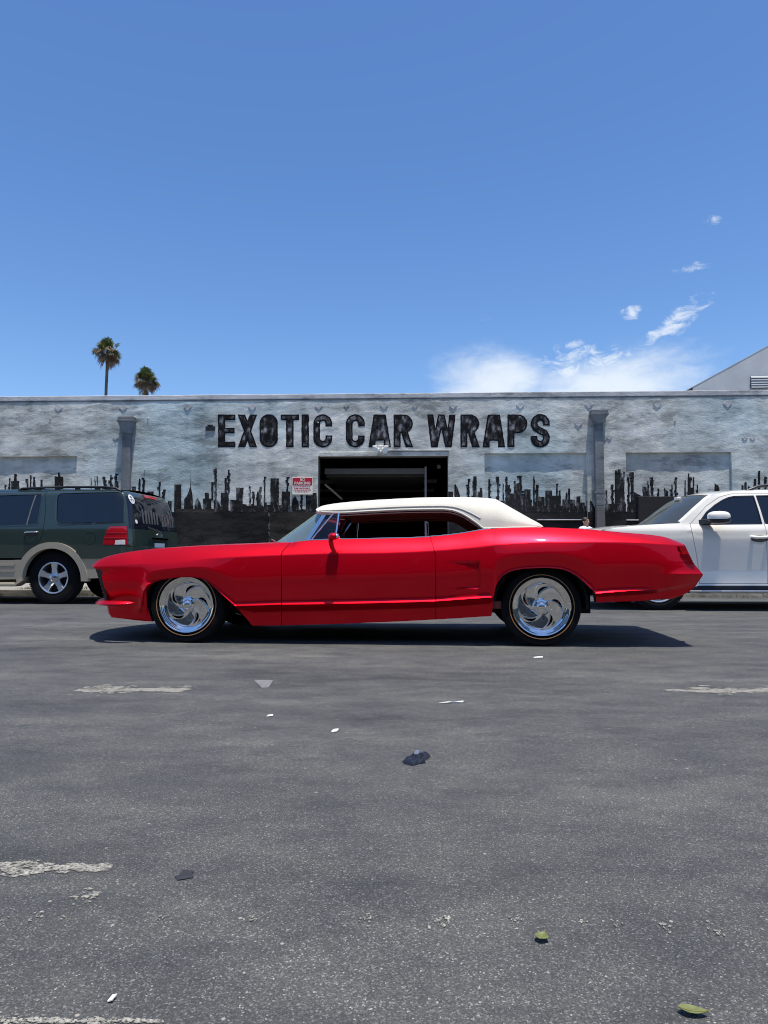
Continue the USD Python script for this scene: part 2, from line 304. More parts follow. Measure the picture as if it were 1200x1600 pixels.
# road: dark binder, pale chips of stone, broad worn and stained areas
M('asphalt', {'g': ('geometry', {}),
  'v': ('voronoi_texture', {'scale': 350.0, 'feature': 'f1'}), 'sep': ('separate_color', {}), 'chip': ('rgb_ramp', {'ramp': [(0.0, (0.048, 0.049, 0.047)), (0.5, (0.072, 0.073, 0.070)), (0.80, (0.098, 0.098, 0.093)), (0.93, (0.145, 0.143, 0.135)), (0.985, (0.22, 0.215, 0.20)), (1.0, (0.36, 0.35, 0.32))]}),
  'v2': ('voronoi_texture', {'scale': 55.0, 'feature': 'f1'}), 's2': ('separate_color', {}), 'big': ('rgb_ramp', {'ramp': [(0.0, (0, 0, 0)), (0.982, (0, 0, 0)), (0.989, (0.75, 0.75, 0.75))]}), 'd2': ('rgb_ramp', {'ramp': [(0.16, (1, 1, 1)), (0.24, (0, 0, 0))]}),
  'bm': ('mix_color', {'blend_type': 'multiply', 'fac': 1.0}), 'mixb': ('mix_color', {'b': (0.42, 0.39, 0.33)}),
  'm': ('mapping', {'scale': (0.35, 1.0, 1.0)}), 'n': ('noise_texture', {'scale': 1.3, 'detail': 7.0, 'roughness': 0.62}), 'rn': ('rgb_ramp', {'ramp': [(0.30, (0.45, 0.48, 0.53)), (0.45, (0.85, 0.88, 0.92)), (0.55, (0.96, 0.99, 1.02)), (0.70, (1.36, 1.38, 1.37))]}),
  'mul': ('mix_color', {'blend_type': 'multiply', 'fac': 1.0, 'use_clamp': False}), 'sc': ('vector_math', {'math_type': 'multiply'}), 'ms': ('mapping', {'scale': (0.6, 1.0, 1.0)}), 'ns': ('noise_texture', {'scale': 5.5, 'detail': 6.0, 'roughness': 0.65}), 'rs': ('rgb_ramp', {'ramp': [(0.34, (0.74, 0.75, 0.78)), (0.5, (0.98, 0.98, 0.98)), (0.66, (1.22, 1.20, 1.15))]}), 'sc2': ('vector_math', {'math_type': 'multiply'}),
  'nb': ('noise_texture', {'scale': 140.0, 'detail': 4.0, 'roughness': 0.7}), 'b': ('bump', {'strength': 0.6, 'distance': 0.006}),
  'nl': ('noise_texture', {'scale': 7.0, 'detail': 4.0}), 'bl': ('bump', {'strength': 0.35, 'distance': 0.02}),
  'p': ('principled_bsdf', {'roughness': 0.8, 'specular_ior_level': 0.35})},
  [('g.position', 'v.vector'), ('v.color', 'sep.color'), ('sep.r', 'chip.fac'), ('g.position', 'v2.vector'), ('v2.color', 's2.color'), ('s2.g', 'big.fac'), ('v2.distance', 'd2.fac'), ('big.color', 'bm.a'), ('d2.color', 'bm.b'),
   ('bm.result', 'mixb.fac'), ('g.position', 'm.vector'), ('m.vector', 'n.vector'), ('n.fac', 'rn.fac'), ('chip.color', 'sc.vector1'), ('rn.color', 'sc.vector2'), ('g.position', 'ms.vector'), ('ms.vector', 'ns.vector'), ('ns.fac', 'rs.fac'), ('sc.vector', 'sc2.vector1'), ('rs.color', 'sc2.vector2'), ('sc2.vector', 'mixb.a'), ('mixb.result', 'p.base_color'),
   ('g.position', 'nb.vector'), ('nb.fac', 'b.height'), ('g.position', 'nl.vector'), ('nl.fac', 'bl.height'), ('bl.normal', 'b.normal'), ('b.normal', 'p.normal')])
M('worn_paint', {'g': ('geometry', {}), 'n': ('noise_texture', {'scale': 45.0, 'detail': 6.0, 'roughness': 0.7}), 'r': ('rgb_ramp', {'ramp': [(0.3, (0.17, 0.165, 0.15)), (0.55, (0.34, 0.325, 0.28)), (0.7, (0.44, 0.42, 0.36))]}),
  'v': ('noise_texture', {'scale': 150.0, 'detail': 5.0, 'roughness': 0.75}), 'h': ('rgb_ramp', {'ramp': [(0.50, (0, 0, 0)), (0.55, (1, 1, 1))]}), 'p': ('principled_bsdf', {'roughness': 0.85}), 't': ('transparent_bsdf', {}), 'x': ('mix_closure', {})},
  [('g.position', 'n.vector'), ('g.position', 'v.vector'), ('n.fac', 'r.fac'), ('r.color', 'p.base_color'), ('v.fac', 'h.fac'), ('h.color', 'x.fac'), ('p.BSDF', 'x.closure1'), ('t.BSDF', 'x.closure2')], 'x.closure')
plain('faded_patch', (0.16, 0.165, 0.165), rough=0.85, var=0.3, scale=30)
# ------------------------------------------------------------------ sky with its clouds
def sky_material():
    el, az = math.asin(SUN[2]), math.atan2(SUN[0], SUN[1])
    N = {'tc': ('texture_coordinate', {}), 'tint': ('mix_color', {'blend_type': 'multiply', 'fac': 1.0, 'use_clamp': False, 'b': (1.06, 1.08, 1.12)}), 'sky': ('sky_texture', {'sky_type': 'single_scattering', 'sun_disc': False, 'sun_elevation': el, 'sun_rotation': az, 'altitude': 100.0, 'air_density': 1.0, 'aerosol_density': 0.6, 'ozone_density': 2.5}),
         'bg': ('background_shader', {'strength': SKY_STRENGTH}), 'hs': ('hsv', {'saturation': 1.2, 'value': 1.0, 'hue': 0.504})}
    L = [('tc.generated', 'sky.vector'), ('tc.generated', 's.vector'), ('sky.color', 'hs.color')]
    N['s'] = ('separate_xyz', {})
    k = [0]
    def math_(t, a, b=None, c=None, clamp=False):
        k[0] += 1; n = f'm{k[0]}'; N[n] = ('math', {'math_type': t, 'use_clamp': clamp})
        for i, x in enumerate((a, b, c)):
            if x is None: continue
            if isinstance(x, str): L.append((x, f'{n}.value{i + 1}'))
            else: N[n][1][f'value{i + 1}'] = float(x)
        return f'{n}.value'
    A = math_('degrees', math_('arctan2', 's.x', 's.y')); E = math_('degrees', math_('arcsine', 's.z'))
    def env(a0, e0, sa, se, rot=0.0):
        da, de = math_('subtract', A, a0), math_('subtract', E, e0)
        c, s = math.cos(rot), math.sin(rot)
        u = math_('divide', math_('add', math_('multiply', da, c), math_('multiply', de, s)), sa)
        v = math_('divide', math_('subtract', math_('multiply', de, c), math_('multiply', da, s)), se)
        return math_('exponent', math_('multiply', math_('add', math_('multiply', u, u), math_('multiply', v, v)), -1.0))
    def noise(sx, sy, scale, det=7.0, rough=0.6, dist=0.0, off=0.0):
        k[0] += 1; c, n = f'c{k[0]}', f'n{k[0]}'
        N[c] = ('combine_xyz', {'z': off}); N[n] = ('noise_texture', {'scale': scale, 'detail': det, 'roughness': rough, 'distortion': dist})
        L.extend([(math_('multiply', A, sx), c + '.x'), (math_('multiply', E, sy), c + '.y'), (c + '.vector', n + '.vector')])
        return n + '.fac'
    def smooth(x, a, b):
        k[0] += 1; n = f'r{k[0]}'; N[n] = ('map_range', {'range_type': 'smoothstep', 'from_min': a, 'from_max': b, 'to_min': 0.0, 'to_max': 1.0, 'clamp': True}); L.append((x, n + '.value')); return n + '.result'
    soft = noise(0.10, 0.30, 1.0, 6.0, 0.55, 0.4)
    puff = noise(0.62, 1.3, 1.0, 9.0, 0.66, 0.8, 3.0)
    bank = math_('maximum', env(6.8, 13.4, 5.6, 3.9, 0.0), math_('maximum', env(16.0, 12.2, 9.8, 4.2), env(40, 8, 12, 4)))
    veil = math_('multiply', smooth(math_('add', bank, math_('add', math_('multiply', soft, 0.9), math_('multiply', puff, 0.35))), 0.95, 1.65), 0.86)
    trail = math_('maximum', env(20.6, 17.3, 4.4, 1.15, math.radians(30)), math_('maximum', env(17.5, 18.3, 1.2, 1.0), math_('maximum', env(13.2, 16.3, 2.0, 0.7), math_('multiply', math_('maximum', env(23.5, 23.8, 1.2, 0.7), env(21.8, 20.9, 2.0, 0.7)), 0.85))))
    trail = math_('maximum', trail, math_('multiply', env(6.0, 18.8, 1.4, 0.9), 0.62))
    puffs = math_('multiply', smooth(math_('add', math_('multiply', trail, 0.62), puff), 0.90, 1.24), 0.78)
    rim = math_('multiply', smooth(math_('add', math_('multiply', env(14.5, 14.6, 8.5, 2.6), 0.55), puff), 0.86, 1.2), 0.8)
    cover = math_('maximum', veil, math_('maximum', puffs, rim))
    N['mix'] = ('mix_color', {'use_clamp': False, 'b': tuple(c / SKY_STRENGTH for c in CLOUD)})
    L.extend([(cover, 'mix.fac'), ('hs.color', 'tint.a'), ('tint.result', 'mix.a'), ('mix.result', 'bg.color')])
    m = usdkit.material(stage, '/World/Looks/sky_air', N, L, surface='bg.background')
    UsdShade.MaterialBindingAPI.Apply(dome.GetPrim()).Bind(m)
CLOUD = (0.78, 0.84, 0.90)
sky_material()
tag(dome, kind='structure')

# ------------------------------------------------------------------ ground, road, kerb, pavement
WALL, KERB = 16.8, 13.2
def quad(x0, x1, y0, y1, z): return (np.array([[x0, y0, z], [x1, y0, z], [x1, y1, z], [x0, y1, z]], float), np.array([[0, 1, 2, 3]]))
tag_path(obj('ground', quad(-400, 400, -400, 400, -0.05), 'concrete'), kind='structure')
tag_path(obj('road', quad(-120, 120, -7.2, KERB, 0.0), 'asphalt'), kind='structure')
def kerb_and_pavement(y_edge, sgn, depth):
    for k in range(-12, 12):
        x0 = k * 3.0 + 0.4
        b = boxm(x0 + 0.004, x0 + 2.996, min(y_edge, y_edge + sgn * 0.16), max(y_edge, y_edge + sgn * 0.16), -0.04, 0.125, 0.012)
        KB.append(b)
KB = []; kerb_and_pavement(KERB, 1, 3.6)
kp = numbered('/World', 'kerb'); UsdGeom.Xform.Define(stage, kp); LOC[kp] = (np.zeros(3), 0); tag_path(kp, kind='structure')
for b in KB: obj('kerb_stone', b, 'concrete', kp)
KB = []; kerb_and_pavement(-7.2, -1, 3)
kp = numbered('/World', 'kerb'); UsdGeom.Xform.Define(stage, kp); LOC[kp] = (np.zeros(3), 0); tag_path(kp, kind='structure')
for b in KB: obj('kerb_stone', b, 'concrete', kp)
pv = numbered('/World', 'pavement'); UsdGeom.Xform.Define(stage, pv); LOC[pv] = (np.zeros(3), 0); tag_path(pv, kind='structure')
for k in range(-12, 12):
    x0 = k * 1.8
    obj('paving_slab', boxm(x0 + 0.005, x0 + 1.795, KERB + 0.165, KERB + 1.8, -0.04, 0.12, 0.006), 'concrete', pv)
    obj('paving_slab', boxm(x0 + 0.005, x0 + 1.795, KERB + 1.81, WALL - 0.02, -0.04, 0.12, 0.006), 'concrete', pv)
tag_path(obj('pavement', boxm(-60, 60, -10.0, -7.37, -0.04, 0.12), 'concrete'), kind='structure')

# ------------------------------------------------------------------ the painted building
bl = thing('shop_building', 'long low grey-blue stucco workshop with painted lettering, skyline mural and open garage door', 'building', (0, WALL, 0))
def wz(py): return float(at(600, py, WALL)[2])
def wx(px, py=700): return float(at(px, py, WALL)[0])
def wxy(pts): return [tuple(at(px, py, WALL)[[0, 2]]) for px, py in pts]
def relief(x, z):
    p = np.c_[x * 1.3, z * 3.4, np.zeros_like(x)]
    q = np.c_[x * 5.0, z * 11.0, np.full_like(x, 3.0)]
    return 0.014 * meshkit.fbm(p, 3, 5) + 0.014 * (meshkit.fbm(q, 2, 9)) + 0.002
def on_wall(proud, depth=0.0):
    return lambda x, z, n: np.c_[x, WALL + depth + relief(x, z) - proud + n, z]
TOP = wz(621); X0, X1 = -16.0, 15.0
openings = {'garage': (497, 700, 712), 'r1': (-300, 120, 710), 'r2': (757, 917, 709), 'r3': (978, 1143, 709)}
RECT = {k: sbox(wx(a), 0.0, wx(b), wz(t)) for k, (a, b, t) in openings.items()}
wall_poly = sbox(X0, -0.03, X1, TOP).difference(unary_union([sbox(r.bounds[0], -0.1, r.bounds[2], r.bounds[3]) for r in RECT.values()]))
obj('wall', sheet(wall_poly, on_wall(0), 0.075, 0.06, 0.045), 'wall_stucco', bl, smooth=40, world=True)
REC = 0.058
for k in ('r1', 'r2', 'r3'):
    b = RECT[k].bounds
    obj('recessed_panel', sheet(sbox(b[0] - 0.02, -0.03, b[2] + 0.02, b[3] + 0.02), lambda x, z, n: np.c_[x, WALL + REC + 0.022 + 0.55 * relief(x, z) + n, z], 0.03, 0.06, 0.045), 'wall_stucco', bl, smooth=40, world=True)
# solid fabric behind: parapet cap, side walls, roof
g = RECT['garage'].bounds
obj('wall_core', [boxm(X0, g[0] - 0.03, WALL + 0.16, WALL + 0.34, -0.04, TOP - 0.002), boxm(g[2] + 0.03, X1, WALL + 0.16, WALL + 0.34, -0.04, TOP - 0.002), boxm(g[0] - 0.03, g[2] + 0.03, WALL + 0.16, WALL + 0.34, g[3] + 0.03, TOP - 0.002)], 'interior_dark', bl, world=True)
for x, w in ((g[0] - 0.03, 0.03), (g[2], 0.03)): obj('door_jamb', boxm(x, x + w, WALL + 0.07, WALL + 0.42, 0.0, g[3] + 0.03), 'beam_grey', bl, world=True)
obj('door_head', boxm(g[0], g[2], WALL + 0.07, WALL + 0.42, g[3], g[3] + 0.028), 'beam_grey', bl, world=True)
obj('lintel', [boxm(wx(500), wx(701), WALL - 0.055, WALL + 0.03, wz(713), wz(706), 0.012)], 'wall_stucco', bl, world=True)
obj('lintel_strip', boxm(wx(600), wx(702), WALL - 0.08, WALL + 0.02, wz(705.8), wz(703.4), 0.006), 'cap_paint', bl, world=True)
capm = boxm(X0 - 0.05, X1 + 0.05, WALL + 0.002, WALL + 0.40, wz(622), wz(614.3), 0.012)
obj('parapet_cap', capm, 'cap_paint', bl, world=True)
obj('cap_shade_strip', boxm(X0 - 0.05, X1 + 0.05, WALL + 0.008, WALL + 0.06, wz(624.2), wz(622) - 0.003), 'pipe_paint', bl, world=True)  # dark strip painting in the shadow line under the cap
for x in (X0, X1 - 0.3): obj('side_wall', boxm(x, x + 0.3, WALL + 0.35, WALL + 22, -0.04, TOP - 0.05), 'neighbour_stucco', bl, world=True)
obj('back_wall', boxm(X0, X1, WALL + 22, WALL + 22.3, -0.04, TOP - 0.05), 'neighbour_stucco', bl, world=True)
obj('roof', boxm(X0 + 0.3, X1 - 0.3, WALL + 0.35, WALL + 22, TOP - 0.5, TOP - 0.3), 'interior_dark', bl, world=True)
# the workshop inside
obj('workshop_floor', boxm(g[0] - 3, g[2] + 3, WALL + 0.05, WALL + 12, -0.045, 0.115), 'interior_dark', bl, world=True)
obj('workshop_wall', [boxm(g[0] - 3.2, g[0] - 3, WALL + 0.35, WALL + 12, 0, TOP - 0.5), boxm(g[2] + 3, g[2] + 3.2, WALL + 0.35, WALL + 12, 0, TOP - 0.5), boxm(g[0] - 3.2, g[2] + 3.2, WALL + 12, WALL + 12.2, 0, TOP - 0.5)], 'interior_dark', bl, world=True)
gd = obj('garage_door', boxm(wx(503), wx(664), WALL + 0.55, WALL + 0.62, wz(736), wz(727), 0.008), 'beam_grey', bl, world=True)
for i in range(7):      # sections of the raised door, running back under the ceiling
    y0 = WALL + 0.75 + i * 0.55
    obj('door_section', boxm(g[0] + 0.1, wx(664), y0, y0 + 0.53, wz(737) - 0.002 - 0.03 * (i == 0), wz(733), 0.01), 'door_steel', gd, world=True)
obj('door_track', boxm(wx(664), wx(667.5), WALL + 0.5, WALL + 0.58, 0.11, wz(725), 0.008), 'door_rail', bl, world=True)
for i, py in enumerate((752, 766, 779)):
    p = at(600, py, WALL + 3 + i * 2.5)
    obj('ceiling_beam', boxm(g[0] - 1, wx(690), p[1], p[1] + 0.12, p[2] - 0.05, p[2] + 0.05), 'beam_grey', bl, world=True)
a, b = at(508, 757, WALL + 1.6), at(534, 779.5, WALL + 2.4)
obj('pale_bar', tube([a, b], 0.028, 8), 'bar_white', bl, world=True, label='pale slanting bar in the dark doorway')  # plain pale bar set slanting inside the doorway
obj('switch_box', boxm(wx(684), wx(690), WALL + 0.5, WALL + 0.56, wz(728), wz(722), 0.01), 'beam_grey', bl, world=True)

# painted mural: black base band and skyline
def rect(x0, x1, y0, y1=800): return Polygon([(x0, y0), (x1, y0), (x1, y1), (x0, y1)])
def rough(poly, amp=0.6, seed=0, step=2.0):
    """A brushed, uneven outline (photo pixels)."""
    out = []
    for g_ in getattr(poly, 'geoms', [poly]):
        if g_.is_empty or g_.geom_type != 'Polygon': continue
        c = np.array(g_.segmentize(step).exterior.coords)[:-1]
        n = meshkit.noise(np.c_[c * 0.45, np.full(len(c), seed)], seed) - 0.5; n2 = meshkit.noise(np.c_[c * 0.45, np.full(len(c), seed + 9)], seed + 3) - 0.5
        p = Polygon(np.c_[c[:, 0] + 2 * amp * n, c[:, 1] + 2 * amp * n2]).buffer(0)
        out.append(p)
    return unary_union(out)
def ragged(x, w, top, base=800, seed=0):
    """A thin dripping tower with torn sides."""
    r = np.random.default_rng(seed + 1000); ps = [rect(x - w * 0.28, x + w * 0.28, top, base)]
    y = top
    while y < base:
        h = r.uniform(2, 6); o = r.uniform(-0.35, 0.35) * w
        if r.random() < 0.72: ps.append(rect(x + o - w * r.uniform(0.3, 0.62), x + o + w * r.uniform(0.3, 0.62), y, min(base, y + h)))
        y += h + r.uniform(0, 3)
    return unary_union(ps)
def tower(x0, x1, top, base=800): return rect(x0, x1, top, base)
left = [tower(272, 283, 757), Polygon([(287, 800), (288, 780), (293, 772), (297, 761), (297.5, 740), (298.2, 761), (300, 772), (302, 800)]), Polygon([(304, 800), (305, 783), (308, 778), (313, 785), (316, 800)]),
        tower(317, 330, 779), tower(320, 326, 770, 781), tower(345, 357, 770), tower(351, 354, 747, 772), ragged(337, 4, 733, 790, 1), tower(335.6, 338.5, 732, 800), ragged(357.5, 4, 734, 770, 2), tower(330, 333, 753, 782),
        Polygon([(334, 800), (334, 782), (337, 778), (345, 792), (345, 800)]), tower(360, 372, 781), tower(368.5, 380, 762, 772), tower(369, 374.5, 765), tower(376, 379, 770, 790), tower(372, 385, 788),
        ragged(390.5, 3, 760, 800, 3), ragged(396, 4, 768, 800, 4), ragged(402, 3.5, 768, 800, 5), ragged(406.5, 3.5, 761, 800, 6), ragged(413.5, 3.5, 745, 800, 7), tower(422.5, 435.5, 747.5), tower(440, 453, 768), ragged(449, 4, 745, 770, 8),
        tower(452, 460, 790), Polygon([(455, 800), (457, 780), (461, 775), (466, 784), (467, 800)]), ragged(471, 4, 774, 800, 9), tower(478, 487, 774), tower(487, 495, 770), tower(412, 440, 789), tower(383, 411, 790), tower(388, 497, 796)]
far_left = [tower(14, 27, 751), tower(19, 23, 740, 752), tower(83, 96, 744), tower(88, 91, 738, 746), ragged(12, 3, 746, 800, 11), ragged(5, 3, 757, 800, 12), ragged(40, 4, 748, 800, 13), ragged(45, 4, 742, 800, 14), ragged(50, 4, 745, 800, 15), ragged(62, 4, 749, 800, 16),
            ragged(142, 1.5, 747, 800, 17), ragged(148, 1.5, 744, 800, 18), ragged(152, 1.5, 744, 800, 19), ragged(163, 5, 745, 800, 20), ragged(173, 4.5, 742, 800, 21), ragged(181, 5, 740, 800, 22), tower(206, 212, 760), ragged(218, 4, 748, 800, 23), ragged(224, 4, 746, 800, 24),
            tower(230, 240, 768), ragged(249, 4, 753, 800, 25), ragged(256, 5, 765, 800, 26), tower(262, 268, 783), tower(-40, 0, 770)]
right1 = [tower(700, 708, 768), Polygon([(710, 800), (710, 757), (712, 757), (718, 770), (721, 800)]), ragged(732, 4.5, 748, 800, 31), tower(740.5, 745, 744, 800), ragged(741, 6, 744, 800, 32), tower(746, 754, 768), tower(750, 753.5, 762, 770)]
right2 = [ragged(765, 5, 748, 800, 33), ragged(779, 4.5, 744, 800, 34), ragged(787, 2.5, 755, 800, 35), ragged(791.5, 3.5, 744, 800, 36), ragged(796, 5, 757, 790, 37), tower(804, 807, 751), ragged(814, 7, 743, 790, 38), ragged(809, 5, 755, 790, 39), tower(820, 830, 764), tower(834, 836.5, 744), ragged(840, 5, 757, 800, 40),
          tower(792, 822, 771), tower(822, 832, 780), tower(839, 852, 776), tower(853, 864, 766), tower(864, 876, 774), tower(870, 872.5, 755, 776), tower(874, 877.5, 766), tower(880, 900, 780), tower(885, 888, 769), tower(889, 892, 763), tower(902, 908, 775), tower(905, 915, 785), tower(757, 790, 782), tower(758, 917, 790), tower(918, 922, 782)]
right3 = [ragged(948, 3, 766, 800, 51), ragged(957, 4, 757, 800, 52), tower(961, 965, 735), ragged(968, 8, 733, 790, 53), ragged(975, 3, 737, 800, 54), tower(946, 978, 787), Polygon([(922, 800), (922, 781), (926, 786), (930, 795), (930, 800)])]
right4 = [ragged(984, 4, 745, 800, 55), ragged(990, 7, 737, 788, 56), Polygon([(992, 800), (992, 768), (1006, 775), (1016, 780), (1040, 784), (1060, 800)]), tower(1006, 1012, 760), Polygon([(1009, 790), (1009, 760), (1017, 768), (1017, 790)]), ragged(1014, 3, 751, 790, 57), ragged(1021, 5, 745, 800, 58), ragged(1031, 3, 763, 800, 59), Polygon([(1040, 800), (1040, 762), (1046, 768), (1048, 800)]),
          ragged(1052, 4, 757, 800, 60), ragged(1058, 5, 745, 800, 61), ragged(1073, 3, 750, 800, 62), tower(1077, 1079.5, 739), ragged(1080, 5, 745, 800, 63), ragged(1086, 3, 745, 800, 64), ragged(1092, 3, 757, 800, 65), Polygon([(1119, 800), (1119, 755), (1125, 758), (1127, 768), (1127, 800)]), tower(978, 1143, 792)]
right5 = [tower(1159, 1162, 758), tower(1163.5, 1167, 753), tower(1169, 1172, 760), tower(1178, 1182, 748), tower(1184.5, 1188, 736), ragged(1196, 4, 745, 800, 66), tower(1205, 1215, 752), tower(1143, 1300, 770)]
def mural(name, parts, clip, mat, proud, depth=None, amp=0.55, seed=1):
    u = rough(unary_union(parts).buffer(0), amp, seed)
    gm = [Polygon(wxy(p.exterior.coords), [wxy(h.coords) for h in p.interiors]).buffer(0) for p in getattr(u, 'geoms', [u]) if p.area > 1.0]
    u = unary_union(gm).intersection(clip)
    fn = on_wall(proud) if depth is None else (lambda x, z, n: np.c_[x, WALL + REC + 0.022 + 0.55 * relief(x, z) - proud + n, z])
    for piece in sorted((q for q in getattr(u, 'geoms', [u]) if q.geom_type == 'Polygon' and q.area > 0.0008), key=lambda q: q.bounds):
        s = sheet(piece, fn, 0.012, 0.06, 0.045)
        if s is not None: obj(name, s, mat, bl, smooth=40, world=True)
clip0 = wall_poly
mural('painted_skyline', left, clip0, 'mural_black', 0.0075, seed=2)
mural('painted_skyline', far_left, clip0.intersection(sbox(wx(121), -1, 20, 9)), 'mural_black', 0.0075, seed=3)
mural('painted_skyline', far_left, RECT['r1'], 'mural_black', 0.0075, 1, seed=3)
mural('painted_skyline', right1, clip0, 'mural_black', 0.0075, seed=4)
mural('painted_skyline', right2, RECT['r2'], 'mural_black', 0.0075, 1, seed=5)
mural('painted_skyline', right3, clip0, 'mural_black', 0.0075, seed=6)
mural('painted_skyline', right4, RECT['r3'], 'mural_black', 0.0075, 1, seed=7)
mural('painted_skyline', right5, clip0, 'mural_black', 0.0075, seed=8)
big = 860 + 500
mural('painted_base', [rect(-600, 275, 800, big), rect(274, 420, 797.5, big)], clip0, 'base_black', 0.006, seed=9)
mural('painted_base', [rect(420.5, 500, 797, big)], clip0, 'base_brown', 0.006, seed=10)
mural('painted_base', [rect(275, 335, 795.5, 801)], clip0, 'base_brown', 0.0085, seed=11)
mural('painted_base', [rect(698, 1600, 799.5, big)], clip0, 'base_black', 0.006, seed=12)
mural('painted_base', [rect(-600, 300, 799.5, big)], RECT['r1'], 'base_black', 0.006, 1, seed=13)
mural('painted_base', [rect(700, 1000, 798.5, big)], RECT['r2'], 'base_black', 0.006, 1, seed=14)
mural('painted_base', [rect(900, 1200, 798.5, big)], RECT['r3'], 'base_black', 0.006, 1, seed=15)

# lettering: brushed black capitals with a dark rim
def stroke(pts, w, closed=False, cap=2): return LineString(pts).buffer(w / 2, cap_style=cap, join_style=2, mitre_limit=3)
def ring(x0, x1, y0, y1, w):
    r = (x1 - x0) / 2; o = LineString([((x0 + x1) / 2, y0 + r), ((x0 + x1) / 2, y1 - r)]).buffer(r, 24)
    ri = r - w; i = LineString([((x0 + x1) / 2, y0 + r), ((x0 + x1) / 2, y1 - r)]).buffer(ri, 24)
    return o.difference(i)
T_, B_, S_ = 647.5, 698.5, 11.0
def letter(ch, x0, x1):
    t, b, s = T_, B_, S_; m = (x0 + x1) / 2; h = b - t
    R = lambda a, c, d, e: sbox(a, min(d, e), c, max(d, e))
    if ch == 'E': return unary_union([R(x0, x0 + s, t, b), R(x0, x1, t, t + 8.5), R(x0, x1 - 1, t + 21, t + 29.5), R(x0, x1, b - 8.5, b)])
    if ch == 'X':
        k = 11.5; return unary_union([Polygon([(x0, t), (x0 + k, t), (x1, b), (x1 - k, b)]), Polygon([(x1 - k, t), (x1, t), (x0 + k, b), (x0, b)])])
    if ch == 'O': return ring(x0, x1, t - 0.5, b + 0.5, s - 0.5)
    if ch == 'C': return ring(x0, x1, t - 0.5, b + 0.5, s - 0.5).difference(R(m, x1 + 1, t + 18.5, b - 18.5))
    if ch == 'T': return unary_union([R(x0, x1, t, t + 8.5), R(m - s / 2 - 0.3, m + s / 2 + 0.3, t, b)])
    if ch == 'I': return R(x0, x1, t, b)
    if ch == 'A':
        k = 11; a = 9.5; o = Polygon([(m - a, t), (m + a, t), (x1, b), (x1 - k, b), (m + 6.3, b - 10), (m - 6.3, b - 10), (x0 + k, b), (x0, b)])
        return o.difference(Polygon([(m - 0.4, t + 10), (m + 0.4, t + 10), (m + 4.6, b - 18), (m - 4.6, b - 18)]))
    if ch in 'PR':
        hb = t + h * 0.57; r = (hb - t) / 2; bowl = unary_union([R(x0, x1 - r, t, hb), LineString([(x1 - r, t + r), (x1 - r - 0.1, t + r)]).buffer(r, 20)])
        r2 = r - 8.5; hole = unary_union([R(x0 + s, x1 - r, t + 8.5, hb - 8.5), LineString([(x1 - r, t + r), (x1 - r - 0.1, t + r)]).buffer(r2 + 1, 20).intersection(R(x0 + s, x1, t + 8, hb - 8))])
        parts = [R(x0, x0 + s, t, b), bowl.difference(hole)]
        if ch == 'R': parts.append(Polygon([(m - 4, hb - 3), (m + 7, hb - 3), (x1 + 0.5, b), (x1 - 11, b)]))
        return unary_union(parts)
    if ch == 'W':
        k = 10; q = (x1 - x0) / 4
        return unary_union([Polygon([(x0, t), (x0 + k, t), (x0 + q + 5, b), (x0 + q - 5, b)]), Polygon([(m - 5, t), (m + 5, t), (x0 + q + 5, b), (x0 + q - 5, b)]),
                            Polygon([(m - 5, t), (m + 5, t), (x1 - q + 5, b), (x1 - q - 5, b)]), Polygon([(x1 - k, t), (x1, t), (x1 - q + 5, b), (x1 - q - 5, b)])])
    if ch == 'S':
        r = (x1 - x0 - s) / 2; c1, c2 = t + r + s / 2 - 1, b - r - s / 2 + 1
        pts = [(m + r, c1 + 3)] + [(m + r * math.cos(a), c1 - r * math.sin(a)) for a in np.linspace(0.1, math.pi, 14)] + [(m - r, c1 + 1.5)]
        pts += [(m - r * 0.7, c1 + 7.5), (m + r * 0.7, c2 - 7.5), (m + r, c2 - 1.5)] + [(m + r * math.cos(a), c2 + r * math.sin(a)) for a in np.linspace(0, math.pi - 0.1, 14)] + [(m - r, c2 - 3)]
        return stroke(pts, s - 0.5)
for ch, a, b in [('E', 340.5, 367.5), ('X', 371.5, 401.5), ('O', 405.5, 434), ('T', 438.5, 467), ('I', 471, 482.5), ('C', 489.5, 519), ('C', 540.5, 570), ('A', 575.5, 611), ('R', 615, 645), ('W', 667.5, 712), ('R', 719.5, 749), ('A', 754, 789.5), ('P', 793, 824), ('S', 829, 859.5)]:
    pg = rough(letter(ch, a, b), 0.35, ord(ch))
    def towall(p): return unary_union([Polygon(wxy(q.exterior.coords), [wxy(h.coords) for h in q.interiors]).buffer(0) for q in getattr(p, 'geoms', [p])])
    L_ = obj('painted_letter', sheet(towall(pg), on_wall(0.006), 0.014, 0.08, 0.08), 'letter_black', bl, smooth=40, world=True)
    inner = pg.buffer(-2.3)
    if not inner.is_empty: obj('brushed_fill', sheet(towall(rough(inner, 0.4, ord(ch) + 3)), on_wall(0.009), 0.010, 0.08, 0.08), 'letter_brushed', L_, smooth=40, world=True)

